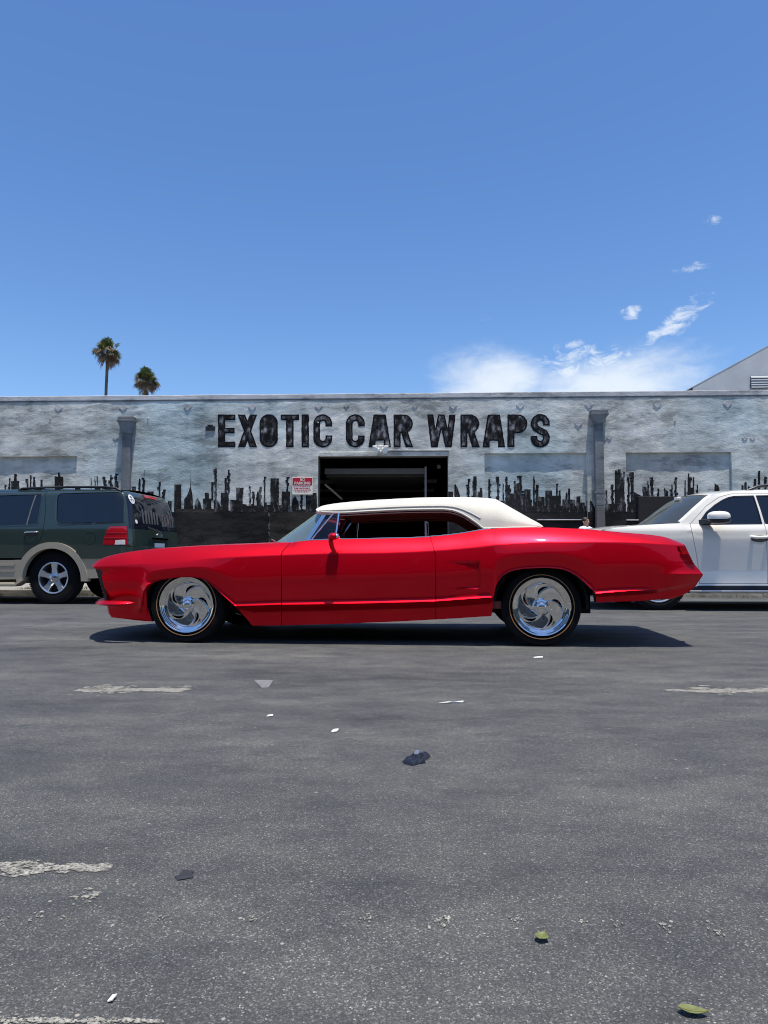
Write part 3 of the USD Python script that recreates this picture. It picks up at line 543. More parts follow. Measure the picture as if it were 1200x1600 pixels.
# wall ties: diamond plates with a bolt, throwing a V of shade
def tie(px, py, size=0.135, only_bolt=False, parts=None):
    c = at(px, py, WALL); gx, gz = np.meshgrid(np.linspace(-0.7, 0.7, 7) * size, np.linspace(-0.7, 0.7, 7) * size); y = WALL + float(relief(c[0] + gx.ravel(), c[2] + gz.ravel()).min())
    sh = [] 
    if not only_bolt:
        d = tm(m3.Manifold.cube([size, 0.03, size], True)); d.apply_transform(trimesh.transformations.rotation_matrix(math.pi / 4, [0, 1, 0])); d.apply_translation([c[0], y + 0.003, c[2]]); 
        p = obj('anchor_plate', d, 'cap_paint', bl, world=True)
        bt = tm(m3.Manifold.cylinder(0.05, 0.017, 0.013, 8)); bt.apply_transform(trimesh.transformations.rotation_matrix(math.pi / 2, [1, 0, 0])); bt.apply_translation([c[0], y + 0.0385, c[2] + 0.01]); obj('bolt', bt, 'pipe_paint', p, world=True)
    else:
        bt = tm(m3.Manifold.cylinder(0.05, 0.02, 0.016, 8)); bt.apply_transform(trimesh.transformations.rotation_matrix(math.pi / 2, [1, 0, 0])); bt.apply_translation([c[0], y + 0.030, c[2]]); obj('bolt', bt, 'wall_stucco', bl, world=True)
for px, py in [(91, 637), (192, 636.5), (293, 635.5), (394, 635), (498, 634), (600, 633.5), (708, 633), (813, 632.5), (920, 632), (1027, 631), (1137, 630.5), (904, 661), (-10, 638), (1243, 630)]: tie(px, py)
for px, py in [(180, 684), (187, 684), (944, 684), (952, 683), (1164, 684), (1176, 684), (541, 633), (648, 634)]: tie(px, py, 0.09)
for px, py in [(78, 654), (231, 653), (497, 660), (1055, 657), (226, 734)]: tie(px, py, only_bolt=True)
# small black box left of the lettering, dark panel and white rail on the right
obj('vent_box', [boxm(wx(320.5), wx(335.5), WALL - 0.014, WALL + 0.05, wz(671), wz(664), 0.01), boxm(wx(323.5), wx(332), WALL - 0.018, WALL + 0.05, wz(664) + 0.002, wz(661.5), 0.008)], 'black_trim', bl, world=True)
obj('dark_panel', boxm(wx(995), wx(1053), WALL - 0.03, WALL + 0.12, wz(818), wz(777), 0.01), 'underbody', bl, world=True)
obj('ledge_rail', boxm(wx(838), wx(916), WALL - 0.02, WALL + 0.10, wz(813.2), wz(811.6), 0.004), 'cap_paint', bl, world=True)
obj('ledge_rail', boxm(wx(976), wx(1001), WALL - 0.02, WALL + 0.09, wz(814), wz(812.4), 0.004), 'cap_paint', bl, world=True)
# rainwater pipes with box heads
def downspout(pxc, w, top, head_bottom, split):
    x, hw = wx(pxc, 700), w / 2 * (WALL / FPX)
    y0 = WALL - 0.15
    zt, zh, zs = wz(top), wz(head_bottom), wz(split)
    dp = obj('downspout', boxm(x - hw, x + hw, y0 + 0.03, y0 + 0.15, zs, zh, 0.012), 'pipe_paint', bl, world=True)
    obj('lower_pipe', boxm(x - hw, x + hw, y0 + 0.03, y0 + 0.15, 0.12, zs - 0.003, 0.012), 'beam_grey', dp, world=True)
    W2 = hw * 1.9
    a = [(x + sx * W2, y, zt - 0.13) for sx in (-1, 1) for y in (y0 - 0.06, WALL)] + [(x + sx * hw * 1.02, y, zh) for sx in (-1, 1) for y in (y0 + 0.03, WALL)]
    obj('rain_head', [hull(a), boxm(x - W2 - 0.015, x + W2 + 0.015, y0 - 0.075, WALL, zt - 0.127, zt - 0.07, 0.006), boxm(x - W2, x + W2, y0 - 0.06, WALL, zt - 0.067, zt, 0.006)], 'pipe_paint', dp, world=True)
    obj('pipe_strap', boxm(x - hw - 0.03, x + hw + 0.03, y0 + 0.024, y0 + 0.036, zs + 0.3, zs + 0.35), 'pipe_paint', dp, world=True)
downspout(200, 13, 650, 676, 830); downspout(934.5, 13.5, 645, 664, 792)

# security lamp over the door, and the parking sign
sl = thing('security_light', 'cream twin-head security lamp above the garage doorway', 'lamp', at(595, 704, WALL - 0.08))
c = at(595, 702, WALL - 0.07)
obj('base_plate', [boxm(c[0] - 0.07, c[0] + 0.07, c[1] - 0.05, c[1] + 0.09, c[2] - 0.02, c[2] + 0.09, 0.012)], 'lamp_white', sl, world=True)
for s in (-1, 1):
    hd = tube([c + np.array([s * 0.05, -0.06, -0.0]), c + np.array([s * 0.08, -0.14, -0.035]), c + np.array([s * 0.11, -0.20, -0.06])], [0.03, 0.055, 0.075], 14)
    k = obj('lamp_head', hd, 'lamp_white', sl, smooth=40, world=True)
    obj('visor', tube([c + np.array([s * 0.10, -0.10, 0.05]), c + np.array([s * 0.185, -0.16, 0.045])], [0.03, 0.018], 8), 'lamp_white', k, world=True)
obj('sensor', ellipsoid(c + np.array([0, -0.07, -0.07]), [0.035, 0.035, 0.04], 2), 'lamp_white', sl, smooth=True, world=True)
sg = thing('parking_sign', 'red and cream no parking sign on the wall beside the garage doorway', 'sign', at(473, 760, WALL - 0.02))
a, b = at(456.8, 772.8, WALL), at(488.8, 745.8, WALL)
yS = WALL - 0.035
obj('sign_board', boxm(a[0], b[0], yS, yS + 0.035, a[2], b[2], 0.004), 'sign_white', sg, world=True)
h = b[2] - a[2]; w = b[0] - a[0]; zr = a[2] + h * 0.53
obj('red_field', boxm(a[0] + 0.012, b[0] - 0.012, yS - 0.003, yS + 0.002, zr, b[2] - 0.012), 'sign_red', sg, world=True)
def word(text, xc, z0, hgt, y, mat, parent, width=None, name='lettering'):
    t = meshkit.text_mesh(text, hgt, 0.003, bold=True); bx = t.bounds
    s = 1.0 if width is None else width / (bx[1, 0] - bx[0, 0])
    v = np.array(t.vertices); v = np.c_[(v[:, 0] - (bx[0, 0] + bx[1, 0]) / 2) * s + xc, y - v[:, 2], v[:, 1] + z0]
    obj(name, trimesh.Trimesh(v, t.faces, process=False), mat, parent, world=True)
xc = (a[0] + b[0]) / 2
word('NO', xc, zr + 0.105, 0.062, yS - 0.004, 'sign_white', sg, 0.11); word('PARKING', xc, zr + 0.02, 0.062, yS - 0.004, 'sign_white', sg, w * 0.78)
ln = []
for i, k in enumerate((0.88, 0.8, 0.86, 0.7)):     # lines of print too small to read
    z = zr - 0.035 - i * 0.04; x = xc - w * k / 2; r = np.random.default_rng(i)
    while x < xc + w * k / 2 - 0.02:
        l = r.uniform(0.018, 0.05); ln.append(boxm(x, min(x + l, xc + w * k / 2), yS - 0.002, yS + 0.002, z - 0.01, z + 0.01)); x += l + 0.012
obj('small_print', ln, 'sign_red', sg, world=True)

# ------------------------------------------------------------------ neighbour's gabled block behind, on the right
NY = 30.0
nb = thing('gabled_building', 'pale grey gabled building with louvre vent rising behind the parapet on the right', 'building', (at(1140, 700, NY)[0], NY, 0))
p0, p1 = at(1079, 607, NY), at(1200, 541, NY)
sl_ = (p1[2] - p0[2]) / (p1[0] - p0[0]); xr = p1[0] + 6.5
prof = Polygon([(p0[0] + 0.1, 0), (p0[0] + 0.1, p0[2] + 0.1 * sl_ - 0.004), (xr, p0[2] + sl_ * (xr - p0[0]) - 0.004), (2 * xr - p0[0] - 0.1, p0[2] + 0.1 * sl_ - 0.004), (2 * xr - p0[0] - 0.1, 0)])
e = trimesh.creation.extrude_polygon(prof, 14.0, engine='earcut'); v = np.array(e.vertices)
obj('wall', trimesh.Trimesh(np.c_[v[:, 0], NY + v[:, 2], v[:, 1]], e.faces[:, ::-1], process=False), 'neighbour_stucco', nb, world=True)
ridge = p0[2] + sl_ * (xr - p0[0])
roof = []
for s in (1, -1):
    xa, xb = (p0[0] - 0.25, xr) if s > 0 else (2 * xr - p0[0] + 0.25, xr)
    za = p0[2] - sl_ * 0.25
    roof.append(hull([(x, y, z + d) for x, z in ((xa, za), (xb, ridge)) for d in (0.0, 0.035) for y in (NY - 0.01, NY + 14.2)]))
obj('roof', roof, 'neighbour_stucco', nb, world=True)
va, vb = at(1173, 607, NY), at(1199, 588, NY)
vt = obj('louvre_vent', [boxm(va[0], vb[0], NY - 0.05, NY + 0.02, va[2], vb[2])], 'black_trim', nb, world=True)
for i in range(5):
    z = va[2] + (vb[2] - va[2]) * (i + 0.5) / 5
    obj('louvre_slat', hull([(x, y, z + dz) for x in (va[0] - 0.01, vb[0] + 0.01) for y, dz in ((NY - 0.10, -0.04), (NY - 0.10, -0.02), (NY - 0.055, 0.035), (NY - 0.055, 0.055))]), 'neighbour_stucco', vt, world=True)

# ------------------------------------------------------------------ across the street, behind the camera (seen only in reflections)
ob = thing('street_building', 'plain dark building across the street, mirrored in the cars and wheels', 'building', (0, -10.2, 0))
obj('wall', boxm(-34, 34, -22, -10.2, -0.04, 7.4), 'opp_stucco', ob, world=True)
obj('roof', boxm(-34.2, 34.2, -22.2, -10.0, 7.403, 7.7), 'opp_stucco', ob, world=True)
for k in range(-5, 6):
    x = k * 5.6 + 1.0
    for z in (1.0, 4.6):
        wn = obj('window', boxm(x, x + 2.6, -10.2, -10.12, z, z + 1.9), 'opp_glass', ob, world=True)
        obj('frame', [boxm(x - 0.08, x, -10.2, -10.08, z - 0.08, z + 1.98), boxm(x + 2.6, x + 2.68, -10.2, -10.08, z - 0.08, z + 1.98), boxm(x, x + 2.6, -10.2, -10.08, z - 0.08, z - 0.002), boxm(x, x + 2.6, -10.2, -10.08, z + 1.902, z + 1.98)], 'cap_paint', wn, world=True)
# ------------------------------------------------------------------ the red convertible
Dr, Df = 5.80, 6.06
RH, FH = np.array([math.cos(YAW), math.sin(YAW), 0]), np.array([-math.sin(YAW), math.cos(YAW), 0])
Rw = FH * Dr + RH * (845 - 600) / FPX * Dr; Fw = FH * Df + RH * (293 - 600) / FPX * Df
AX = (Rw - Fw) / np.linalg.norm(Rw - Fw); AY = np.array([-AX[1], AX[0], 0]); TYRE_Y = 0.90
ORG = (Rw + Fw) / 2 + AY * TYRE_Y; ORG[2] = 0; WB = np.linalg.norm(Rw - Fw); CROT = math.atan2(AX[1], AX[0])
def local_ray(px, py):
    d = ray(px, py); return np.stack([d @ AX, d @ AY, d[..., 2]], -1)
CL = np.array([(CAM - ORG) @ AX, (CAM - ORG) @ AY, CAM[2]])
def P(px, py, yl):
    """Photo pixel -> the car's own coordinates on the plane y = yl (near side negative)."""
    d = local_ray(px, py); return CL + d * ((np.asarray(yl, float) - CL[1]) / d[..., 1])[..., None]
car = thing('red_convertible', 'low red classic convertible with white soft top and chrome wheels parked broadside', 'car', ORG, CROT)
pch = lambda pts: PchipInterpolator(*np.array(sorted(pts), float).T, extrapolate=True)
f_z2 = pch([(145, 885.6), (200, 882.6), (247, 880), (342, 872), (437, 867.5), (515, 865), (594, 864), (680, 860.5), (740, 855.5), (787, 850.5), (867, 847), (962, 847), (1040, 850), (1098, 853.5)])
f_z3 = pch([(145, 884.6), (152, 878), (165, 871.5), (190, 865), (230, 859), (300, 854), (437, 848), (480, 845), (530, 843), (600, 841.8), (672, 839.5), (720, 834), (760, 827.5), (800, 825), (848, 824.3), (900, 826), (1000, 834), (1040, 836.4), (1068, 839.5), (1085, 845), (1098, 850.5)])
ARCH1 = [(219.5, 971), (219.8, 950), (221.5, 935), (225, 922), (231, 914.5), (240, 909.5), (252, 906), (265, 904), (281, 902.4), (297, 902), (311, 903.6), (322, 907.5), (335, 918), (350, 932), (367, 947.5), (381, 962), (394.5, 977.5)]
ARCH2 = [(768, 962.5), (771, 940), (772.5, 928), (775, 916), (780, 906.5), (787, 899), (796, 894), (806, 891), (820, 888.8), (835, 888), (851, 887.6), (867, 888.3), (879, 890), (889, 893.5), (900, 899.5), (911, 908), (921, 917.5), (930, 928), (932, 941)]
f_a1, f_a2 = pch(ARCH1), pch(ARCH2)
f_rock = pch([(394.5, 977.5), (440, 977), (600, 972), (680, 968), (768, 962.5)])
f_tail = pch([(932, 941), (1000, 939), (1040, 937.5), (1098, 936)])
f_chin = pch([(145, 965), (165, 966.5), (185, 969), (219.5, 971)])
def f_z0(p):
    return np.where(p < 219.5, f_chin(p), np.where(p < 394.5, f_a1(p), np.where(p < 768, f_rock(p), np.where(p < 932, f_a2(p), f_tail(p)))))
f_cr = lambda p: np.interp(p, [367, 440, 560, 680, 771], [947.5, 945, 943, 940, 933.5])
f_crt = lambda p: np.interp(p, [930, 980, 1034, 1060, 1098], [928, 924, 921.2, 917, 908])
def f_z1(p):
    return np.where(p < 219.5, 946.0, np.where(p < 367, np.minimum(f_a1(p) - 0.2, 946), np.where(p < 772, np.minimum(f_cr(p), f_z0(p) - 0.3), np.where(p < 930, f_a2(p) - 0.2, f_crt(p)))))
f_w = pch([(145, 0.86), (170, 0.895), (210, 0.925), (300, 0.955), (440, 0.962), (600, 0.962), (700, 0.966), (780, 0.978), (870, 0.985), (950, 0.972), (1030, 0.935), (1098, 0.865)])
p_front = lambda y: np.interp(y, [884, 886, 893, 898, 906, 938, 947, 958, 967, 972], [144.5, 145, 155, 158.5, 160, 167.5, 168.5, 170.5, 176, 190])
p_rear = lambda y: np.interp(y, [838, 842, 847, 851, 853, 858, 880, 897.2, 899, 917, 926, 932, 937.5, 941], [1056, 1061, 1066.5, 1070, 1070, 1071.5, 1083.5, 1098.3, 1098.3, 1086, 1074, 1062, 1044, 1030])
SHUT_F, SHUT_R = 440.0, 681.0
cols = np.unique(np.concatenate([np.arange(145, 1098.1, 2.0), np.arange(214, 244, 0.6), np.arange(316, 400, 1.0), np.arange(764, 800, 0.6), np.arange(880, 936, 0.8), [SHUT_F - 0.5, SHUT_F, SHUT_F + 0.5, SHUT_R - 0.5, SHUT_R, SHUT_R + 0.5, 749.2, 749.8, 750.4], np.arange(1080, 1098.1, 1.0), np.arange(145, 165, 1.0)]))
cols = cols[np.concatenate([[True], np.diff(cols) > 0.35])]
for s_ in (SHUT_F, SHUT_R): cols[np.argmin(abs(cols - s_))] = s_
NA, NB, NC, ND = 12, 64, 16, 14
def side_grid():
    p = cols; n = len(p); z0, z1, z2, z3 = f_z0(p), f_z1(p), f_z2(p), f_z3(p)
    z1 = np.minimum(z1, z0 - 0.02); w = f_w(p)
    tA = np.linspace(0, 1, NA, endpoint=False); tB = np.linspace(0, 1, NB, endpoint=False) ** 1.15; tC = np.linspace(0, 1, NC)
    py = np.concatenate([z0[:, None] + (z1 - z0)[:, None] * tA, z1[:, None] + (z2 - z1)[:, None] * tB, z2[:, None] + (z3 - z2)[:, None] * tC], 1)
    inset = np.zeros_like(py)
    # below the crease: rocker tucks under
    tuck = np.interp(p, [145, 215, 365, 400, 760, 775, 930, 960, 1098], [0.05, 0.02, 0.02, 0.075, 0.075, 0.02, 0.02, 0.06, 0.05])[:, None]
    u = 1 - tA[None, :]
    inset[:, :NA] = tuck * np.clip(u * 3.0, 0, 1) ** 0.7 * (0.55 + 0.45 * u)
    # side between crease and shoulder: gently barrelled, falling in toward the crease
    t = tB[None, :]
    inset[:, NA:NA + NB] = 0.026 * np.clip((t - 0.45) / 0.55, 0, 1) ** 1.8 + 0.074 * np.clip((0.62 - t) / 0.62, 0, 1) ** 1.7
    inset[:, :NA] += 0.074
    # shoulder, turning over to the top
    dep = np.interp(p, [145, 160, 220, 440, 700, 770, 900, 1040, 1098], [0.03, 0.06, 0.12, 0.115, 0.11, 0.13, 0.13, 0.11, 0.05])[:, None]
    inset[:, NA + NB:] = 0.026 + dep * (0.72 * tC + 0.28 * tC ** 2.5)[None, :]
    xx = p[:, None] + 0 * py
    kf = np.clip((275 - xx) / 130, 0, 1) ** 1.0; kr = np.clip((xx - 1000) / 98, 0, 1)
    X = xx + (p_front(py) - 145) * np.clip((p[:, None] - 145 - 130) / -130, 0, 1)
    X = np.where(xx > 1000, 1000 + (xx - 1000) * (p_rear(py) - 1000) / 98, X)
    # door edges lean at the top
    X += 13 * np.clip((866 - py) / 16, 0, 1) ** 1.6 * np.exp(-((xx - SHUT_F) / 16) ** 2)
    X += -8 * np.clip((872 - py) / 30, 0, 1) ** 1.3 * np.exp(-((xx - SHUT_R) / 18) ** 2)
    # raised lip along the wheel arches and the crease
    sc = 1 / 188.0
    lip = LineString(ARCH1[3:15] + [(440, 945), (560, 943), (680, 940), (771, 933.5)] + ARCH2[2:-1] + [(980, 924), (1034, 921.2)])
    lipf = LineString(ARCH1[1:15])
    d = shapely.distance(unary_union([lip, lipf]), shapely.points(np.c_[X.ravel(), py.ravel()])).reshape(X.shape) * sc
    above = np.ones_like(d); above[:, :NA] = 0
    amp = np.interp(X, [150, 185, 215, 300, 700, 960, 1010, 1036], [0.0, 0.014, 0.05, 0.054, 0.054, 0.054, 0.040, 0.0])
    out = amp * np.where(above > 0, 0.85 * np.exp(-d / 0.026) + 0.15 * np.exp(-d / 0.1), np.exp(-d / 0.036))
    inset -= out
    # rear bumper: a blade below which the panel turns under
    kx = np.clip((X - 1015) / 60, 0, 1); kx = kx * kx * (3 - 2 * kx)
    k2 = np.clip((X - (1000 + (897 - py) * -1.2)) / 50, 0, 1)
    crease = 897.2
    inset -= kx * 0.05 * np.where(py < crease, np.exp(-np.clip(crease - py, 0, None) / 9.0), np.exp(-np.clip(py - crease, 0, None) / 14.0))
    # scoop ahead of the rear wheel
    ky = np.clip((py - 877.5) / 1.2, 0, 1) * np.clip((921 - py) / 4.0, 0, 1); kxs = np.where((X > 694) & (X <= 749.9), ((X - 694) / 56.0) ** 1.2, 0)
    inset += 0.020 * ky * kxs
    # shut lines
    for s_, lo in ((SHUT_F, 2000), (SHUT_R, 2000)):
        j = int(np.argmin(abs(p - s_))); inset[j] += 0.030
    j = int(np.argmin(abs(p - SHUT_F))); jr = int(np.argmin(abs(p - SHUT_R)))
    yl = -(w[:, None] - inset)
    G = P(X, py, yl)
    return G, j, jr
G, JF, JR = side_grid()
NS = NA + NB + NC
n = len(cols)
jc = int(np.argmin(abs(cols - 486))); jd = int(np.argmin(abs(cols - 766)))
# tops: bonnet and boot lid, from the shoulder edge to the centre line
def top_grid(i0, i1, crown, bow, dip=0.012):
    E = G[i0:i1, -1]; t = np.linspace(0, 1, ND * 2 + 1)           # near edge -> far edge
    y = E[:, 1][:, None] * (1 - 2 * t)[None, :]
    r = 1 - (1 - 2 * t) ** 2
    x = E[:, 0][:, None] - bow[:, None] * r[None, :]
    z = E[:, 2][:, None] + crown * r[None, :] - dip * np.sin(np.pi * np.clip(np.minimum(t, 1 - t) / 0.16, 0, 1))[None, :]
    return np.stack([x, y, z], -1)
pb = cols[:jc + 1]
bow1 = 0.24 * np.clip((250 - pb) / 105, 0, 1) ** 1.3 + 0.20 * np.clip((pb - 400) / 80, 0, 1) ** 2
H = top_grid(0, jc + 1, 0.028, bow1)
pd_ = cols[jd:]
bow2 = -0.03 * np.clip((pd_ - 1000) / 98, 0, 1)
D = top_grid(jd, n, 0.022, bow2)
def both(name, v, f, mat, smooth=70, **k):
    m = compact(v, f); obj(name, m, mat, car, smooth=smooth, **k); obj(name, mirror_y(m), mat, car, smooth=smooth, **k)
fs = lambda i0, i1: grid_faces(i1 - i0, NS)
sec = lambda i0, i1: (G[i0:i1].reshape(-1, 3), grid_faces(i1 - i0, NS))
both('front_wing', *sec(0, JF + 1), 'red_paint')
both('door', *sec(JF, JR + 1), 'red_paint')
both('rear_quarter', *sec(JR, n), 'red_paint')
obj('bonnet', compact(H.reshape(-1, 3), grid_faces(H.shape[0], H.shape[1])), 'red_paint', car, smooth=30)
obj('boot_lid', compact(D.reshape(-1, 3), grid_faces(D.shape[0], D.shape[1])), 'red_paint', car, smooth=30)
# returns: bottom edge and arch lips folded inward
bot = G[:, 0]; inn = bot.copy(); inn[:, 1] += 0.10; inn2 = inn.copy(); inn2[:, 2] += 0.03
R_ = np.stack([inn2, inn, bot], 1)
both('inner_flange', R_.reshape(-1, 3), grid_faces(n, 3), 'underbody', smooth=30)
# nose: grille opening between the wings
F0 = G[0]                                                     # the front edge of the near wing, bottom to top
t = np.linspace(0, 1, 25); yy = 1 - 2 * t
def nose(j, push, shrink=1.0):
    e = F0[j]; x = e[0] + push - 0.24 * (1 - yy ** 2); return np.stack([x, e[1] * shrink * yy, np.full_like(t, e[2])], -1)
rows = [j for j in range(0, NS) if F0[j, 2] > P(170, 945, -0.86)[2] - 0.02]
gr = np.stack([nose(j, 0.10, 0.985) for j in rows], 0)
obj('grille', compact(gr.reshape(-1, 3), grid_faces(gr.shape[0], gr.shape[1])), 'black_trim', car, smooth=30)
rim0 = np.stack([np.concatenate([F0[rows], F0[rows][::-1] * [1, -1, 1]]), np.concatenate([F0[rows] + [0.12, 0.01, 0], F0[rows][::-1] * [1, -1, 1] + [0.12, -0.01, 0]])], 0)
obj('grille_surround', compact(rim0.reshape(-1, 3), grid_faces(2, rim0.shape[1])), 'dark_red_paint', car)
for k in range(7):
    j = rows[int(8 + k * (len(rows) - 22) / 6.0)]; b_ = nose(j, 0.06, 0.97)
    obj('grille_bar', tube(b_, 0.008, 6), 'dull_chrome', car, smooth=True)
ch = np.stack([nose(j, 0.015 * 0, 1.0) for j in range(0, rows[0] + 1)], 0)
obj('front_valance', compact(ch.reshape(-1, 3), grid_faces(ch.shape[0], ch.shape[1])), 'red_paint', car, smooth=30)
for s in (-1, 1):       # clamshell headlight doors at the wing tips
    q = [(149.5, 889.5), (160, 889.5), (167.5, 937), (163.8, 936), (156.5, 906)]
    def hp_(yl): return [P(px, py, yl) for px, py in q]
    m = hull(hp_(-0.852) + hp_(-0.64)); hd_ = obj('headlight_door', m if s < 0 else mirror_y(m), 'black_trim', car)
    for k in range(7):
        t_ = (k + 0.5) / 7; xa = np.interp(t_, [0, 0.36, 1], [149.5, 156.5, 163.8]); ya = 889.5 + 46.5 * t_
        r0, r1 = P(xa - 0.8, ya, -0.85), P(xa - 0.8, ya, -0.65)
        m = tube([r0, r1], 0.006, 6); obj('headlight_rib', m if s < 0 else mirror_y(m), 'dull_chrome', hd_, smooth=True)
# front bumper blade, wrapping round to the wing
z_b = P(175, 941.8, -0.97)[2]
bp = [(P(209, 941, -0.955)[0], -0.945), (P(203, 941, -0.955)[0], -0.962), (P(195, 941, -0.96)[0], -0.972), (P(180, 941, -0.96)[0], -0.972), (P(168, 941, -0.94)[0], -0.950), (P(160, 942, -0.9)[0], -0.90), (P(155.5, 942, -0.86)[0], -0.83)]
xb = bp[-1][0]
bp += [(xb - 0.24 * (1 - (y / 0.86) ** 2) * 0.95 + 0.005, y) for y in (-0.7, -0.5, -0.25, 0)]
full = bp + [(x, -y) for x, y in bp[-2::-1]]
path = np.array([(x, y, z_b - 0.008 * min(i, len(full) - 1 - i, 6) / 6) for i, (x, y) in enumerate(full)])
sc = np.ones(len(path)); sc[[0, -1]] = 0.15; sc[[1, -2]] = 0.6; sc[[2, -3]] = 0.85
prof = [(0.045, -0.010), (0.040, 0.000), (0.020, 0.016), (-0.03, 0.020), (-0.03, -0.020), (0.02, -0.020)]
obj('front_bumper', sweep(path, [(-a, b) for a, b in prof], sc), 'red_paint', car, smooth=25)
# tail
R0 = G[-1]; yt = 1 - 2 * np.linspace(0, 1, 25)
tl = np.stack([np.stack([R0[j, 0] + 0.03 * (1 - yt ** 2), R0[j, 1] * yt, np.full_like(yt, R0[j, 2])], -1) for j in range(NS)], 0)
obj('tail_panel', compact(tl.reshape(-1, 3), grid_faces(NS, 25)), 'red_paint', car, smooth=30)
for s in (-1, 1):
    def lp(px, py, yl): v = P(px, py, yl); v[1] *= -s * 1.0 if s > 0 else 1; return v
    def strip(a, b, c, d, yo, th):
        q = [P(px, py, -yo) for px, py in (a, b, c, d)] + [P(px, py, -yo + th) for px, py in (a, b, c, d)]
        m = hull(q); return m if s < 0 else mirror_y(m)
    lens = strip((1059.5, 852.5), (1070.5, 852.3), (1083.5, 880), (1073.5, 880), 0.880, 0.25)
    L_ = obj('tail_light', lens, 'tail_light_red', car)
    for k in range(5):
        y0 = 865.0 + k * 3.6
        xe = float(p_rear(y0)) + 1.8
        obj('light_louvre', strip((1062.5 + 2.3 * k, y0 + 0.6), (xe, y0), (xe + 0.4, y0 + 1.0), (1063 + 2.3 * k, y0 + 1.7), 0.892, 0.4), 'red_paint', L_)
# under the body
x_f, x_r = P(232, 940, -0.9)[0], P(930, 935, -0.9)[0]
obj('floor_pan', [boxm(P(175, 950, -.9)[0], P(1000, 925, -.9)[0], -0.60, 0.60, 0.40, 0.46), boxm(P(402, 950, -.9)[0], P(752, 950, -.9)[0], -0.76, 0.76, 0.235, 0.33)], 'underbody', car)
for wx_ in (-WB / 2, WB / 2):
    for s in (-1, 1):
        w_ = m3.Manifold.cylinder(0.32, 0.385, 0.385, 40).rotate([90, 0, 0]).translate([wx_, 0.32, 0.335]) - m3.Manifold.cylinder(0.34, 0.365, 0.365, 40).rotate([90, 0, 0]).translate([wx_, 0.31, 0.335])
        w_ = w_ ^ m3.Manifold.cube([3, 3, 3]).translate([-3 + wx_ + 1.5, -1.5, 0.3])
        m = tm(w_); m.apply_translation([0, s * 0.66 - 0.0, 0])
        m.apply_translation([0, -m.bounds[:, 1].mean() + s * 0.68, 0])
        obj('wheel_arch_liner', m, 'underbody', car)
for xa, xb_, zt in ((226, 390, 0.70), (752, 934, 0.70)):      # inner wheel houses close the wells
    obj('wheel_house', boxm(P(xa, 940, -.9)[0], P(xb_, 940, -.9)[0], -0.60, 0.60, 0.25, zt), 'underbody', car)
# ---------------- wheels
def chrome_wheel(xc, s, R, rr):
    """A smoothie-disc billet wheel with five swept openings; its outer face is at y = 0 and looks along -y."""
    yo = -TYRE_Y
    def put(m):
        m = tm(m).copy(); m.apply_translation([xc, yo, R]); return m if s < 0 else mirror_y(m)
    ty = revolve([(rr * 0.99, 0.02), (rr + 0.004, 0.008), (rr + 0.012, 0.003), (rr + 0.03, -0.001), (R - 0.035, 0.000), (R - 0.016, 0.006), (R - 0.004, 0.022), (R, 0.045), (R, 0.19), (R - 0.005, 0.213), (R - 0.03, 0.235), (rr, 0.22), (rr * 0.99, 0.02)], 120)
    T = obj('tyre', put(ty), 'rubber', car, smooth=35)
    obj('gold_stripe', put(revolve([(rr + 0.0175, 0.000), (rr + 0.0175, -0.004), (rr + 0.0235, -0.0042), (rr + 0.0235, 0.000)], 120)), 'gold_line', T, smooth=35)
    k = rr / 0.24
    rim = revolve([(0.2405 * k, 0.022), (0.2400 * k, -0.002), (0.236 * k, -0.007), (0.229 * k, -0.004), (0.227 * k, 0.006), (0.220 * k, 0.008), (0.2185 * k, 0.018), (0.212 * k, 0.020), (0.2105 * k, 0.032), (0.204 * k, 0.034), (0.2025 * k, 0.048), (0.194 * k, 0.052), (0.190 * k, 0.060), (0.190 * k, 0.20)], 140)
    W_ = obj('rim', put(rim), 'chrome', car, smooth=25)
    nt, nr = 420, 34; th = np.linspace(0, 2 * np.pi, nt + 1); r = np.linspace(0.052, 0.193, nr)
    TH, RR = np.meshgrid(th, r, indexing='ij')
    ph = (TH * (1 if s < 0 else 1) + 2.6 * (RR - 0.052) / 0.14 * 0.45) * 5 / (2 * np.pi) + 0.32; fr = ph - np.floor(ph)
    e = np.clip((RR - 0.052) / 0.02, 0, 1) * np.clip((0.193 - RR) / 0.012, 0, 1)
    hgt = 0.013 * e * np.where(fr < 0.30, 0.0, ((fr - 0.30) / 0.70) ** 0.8)
    hgt = gaussian_filter1d(hgt, 1.2, axis=0, mode='wrap')
    Y = 0.052 - hgt * 0.95
    v = np.stack([RR * k * np.cos(TH), Y, RR * k * np.sin(TH)], -1)
    frc = (fr[:-1, :-1]); rc = RR[:-1, :-1]
    q = (rc - 0.098) / 0.072; hole = (q > 0) & (q < 1) & (frc > 0.03) & (frc < 0.03 + 0.24 * np.sin(np.pi * np.clip(q, 0, 1)) ** 0.6 * (0.5 + 0.5 * q))
    obj('wheel_disc', put(compact(v.reshape(-1, 3), grid_faces(nt + 1, nr, ~hole, flip=True))), 'chrome', W_, smooth=28)
    obj('hub_cap', put(revolve([(0.060 * k, 0.056), (0.060 * k, 0.034), (0.056 * k, 0.026), (0.044 * k, 0.022), (0.041 * k, 0.012), (0.034 * k, 0.003), (0.022 * k, -0.004), (0.010 * k, -0.007), (0.0001, -0.008)], 80)), 'chrome', W_, smooth=25)
    obj('brake_drum', put(revolve([(0.0001, 0.085), (0.17 * k, 0.085), (0.185 * k, 0.13), (0.19 * k, 0.2)], 48)), 'underbody', W_)
for xc in (-WB / 2, WB / 2):
    for s in (-1, 1): chrome_wheel(xc, s, 0.322, 0.238)
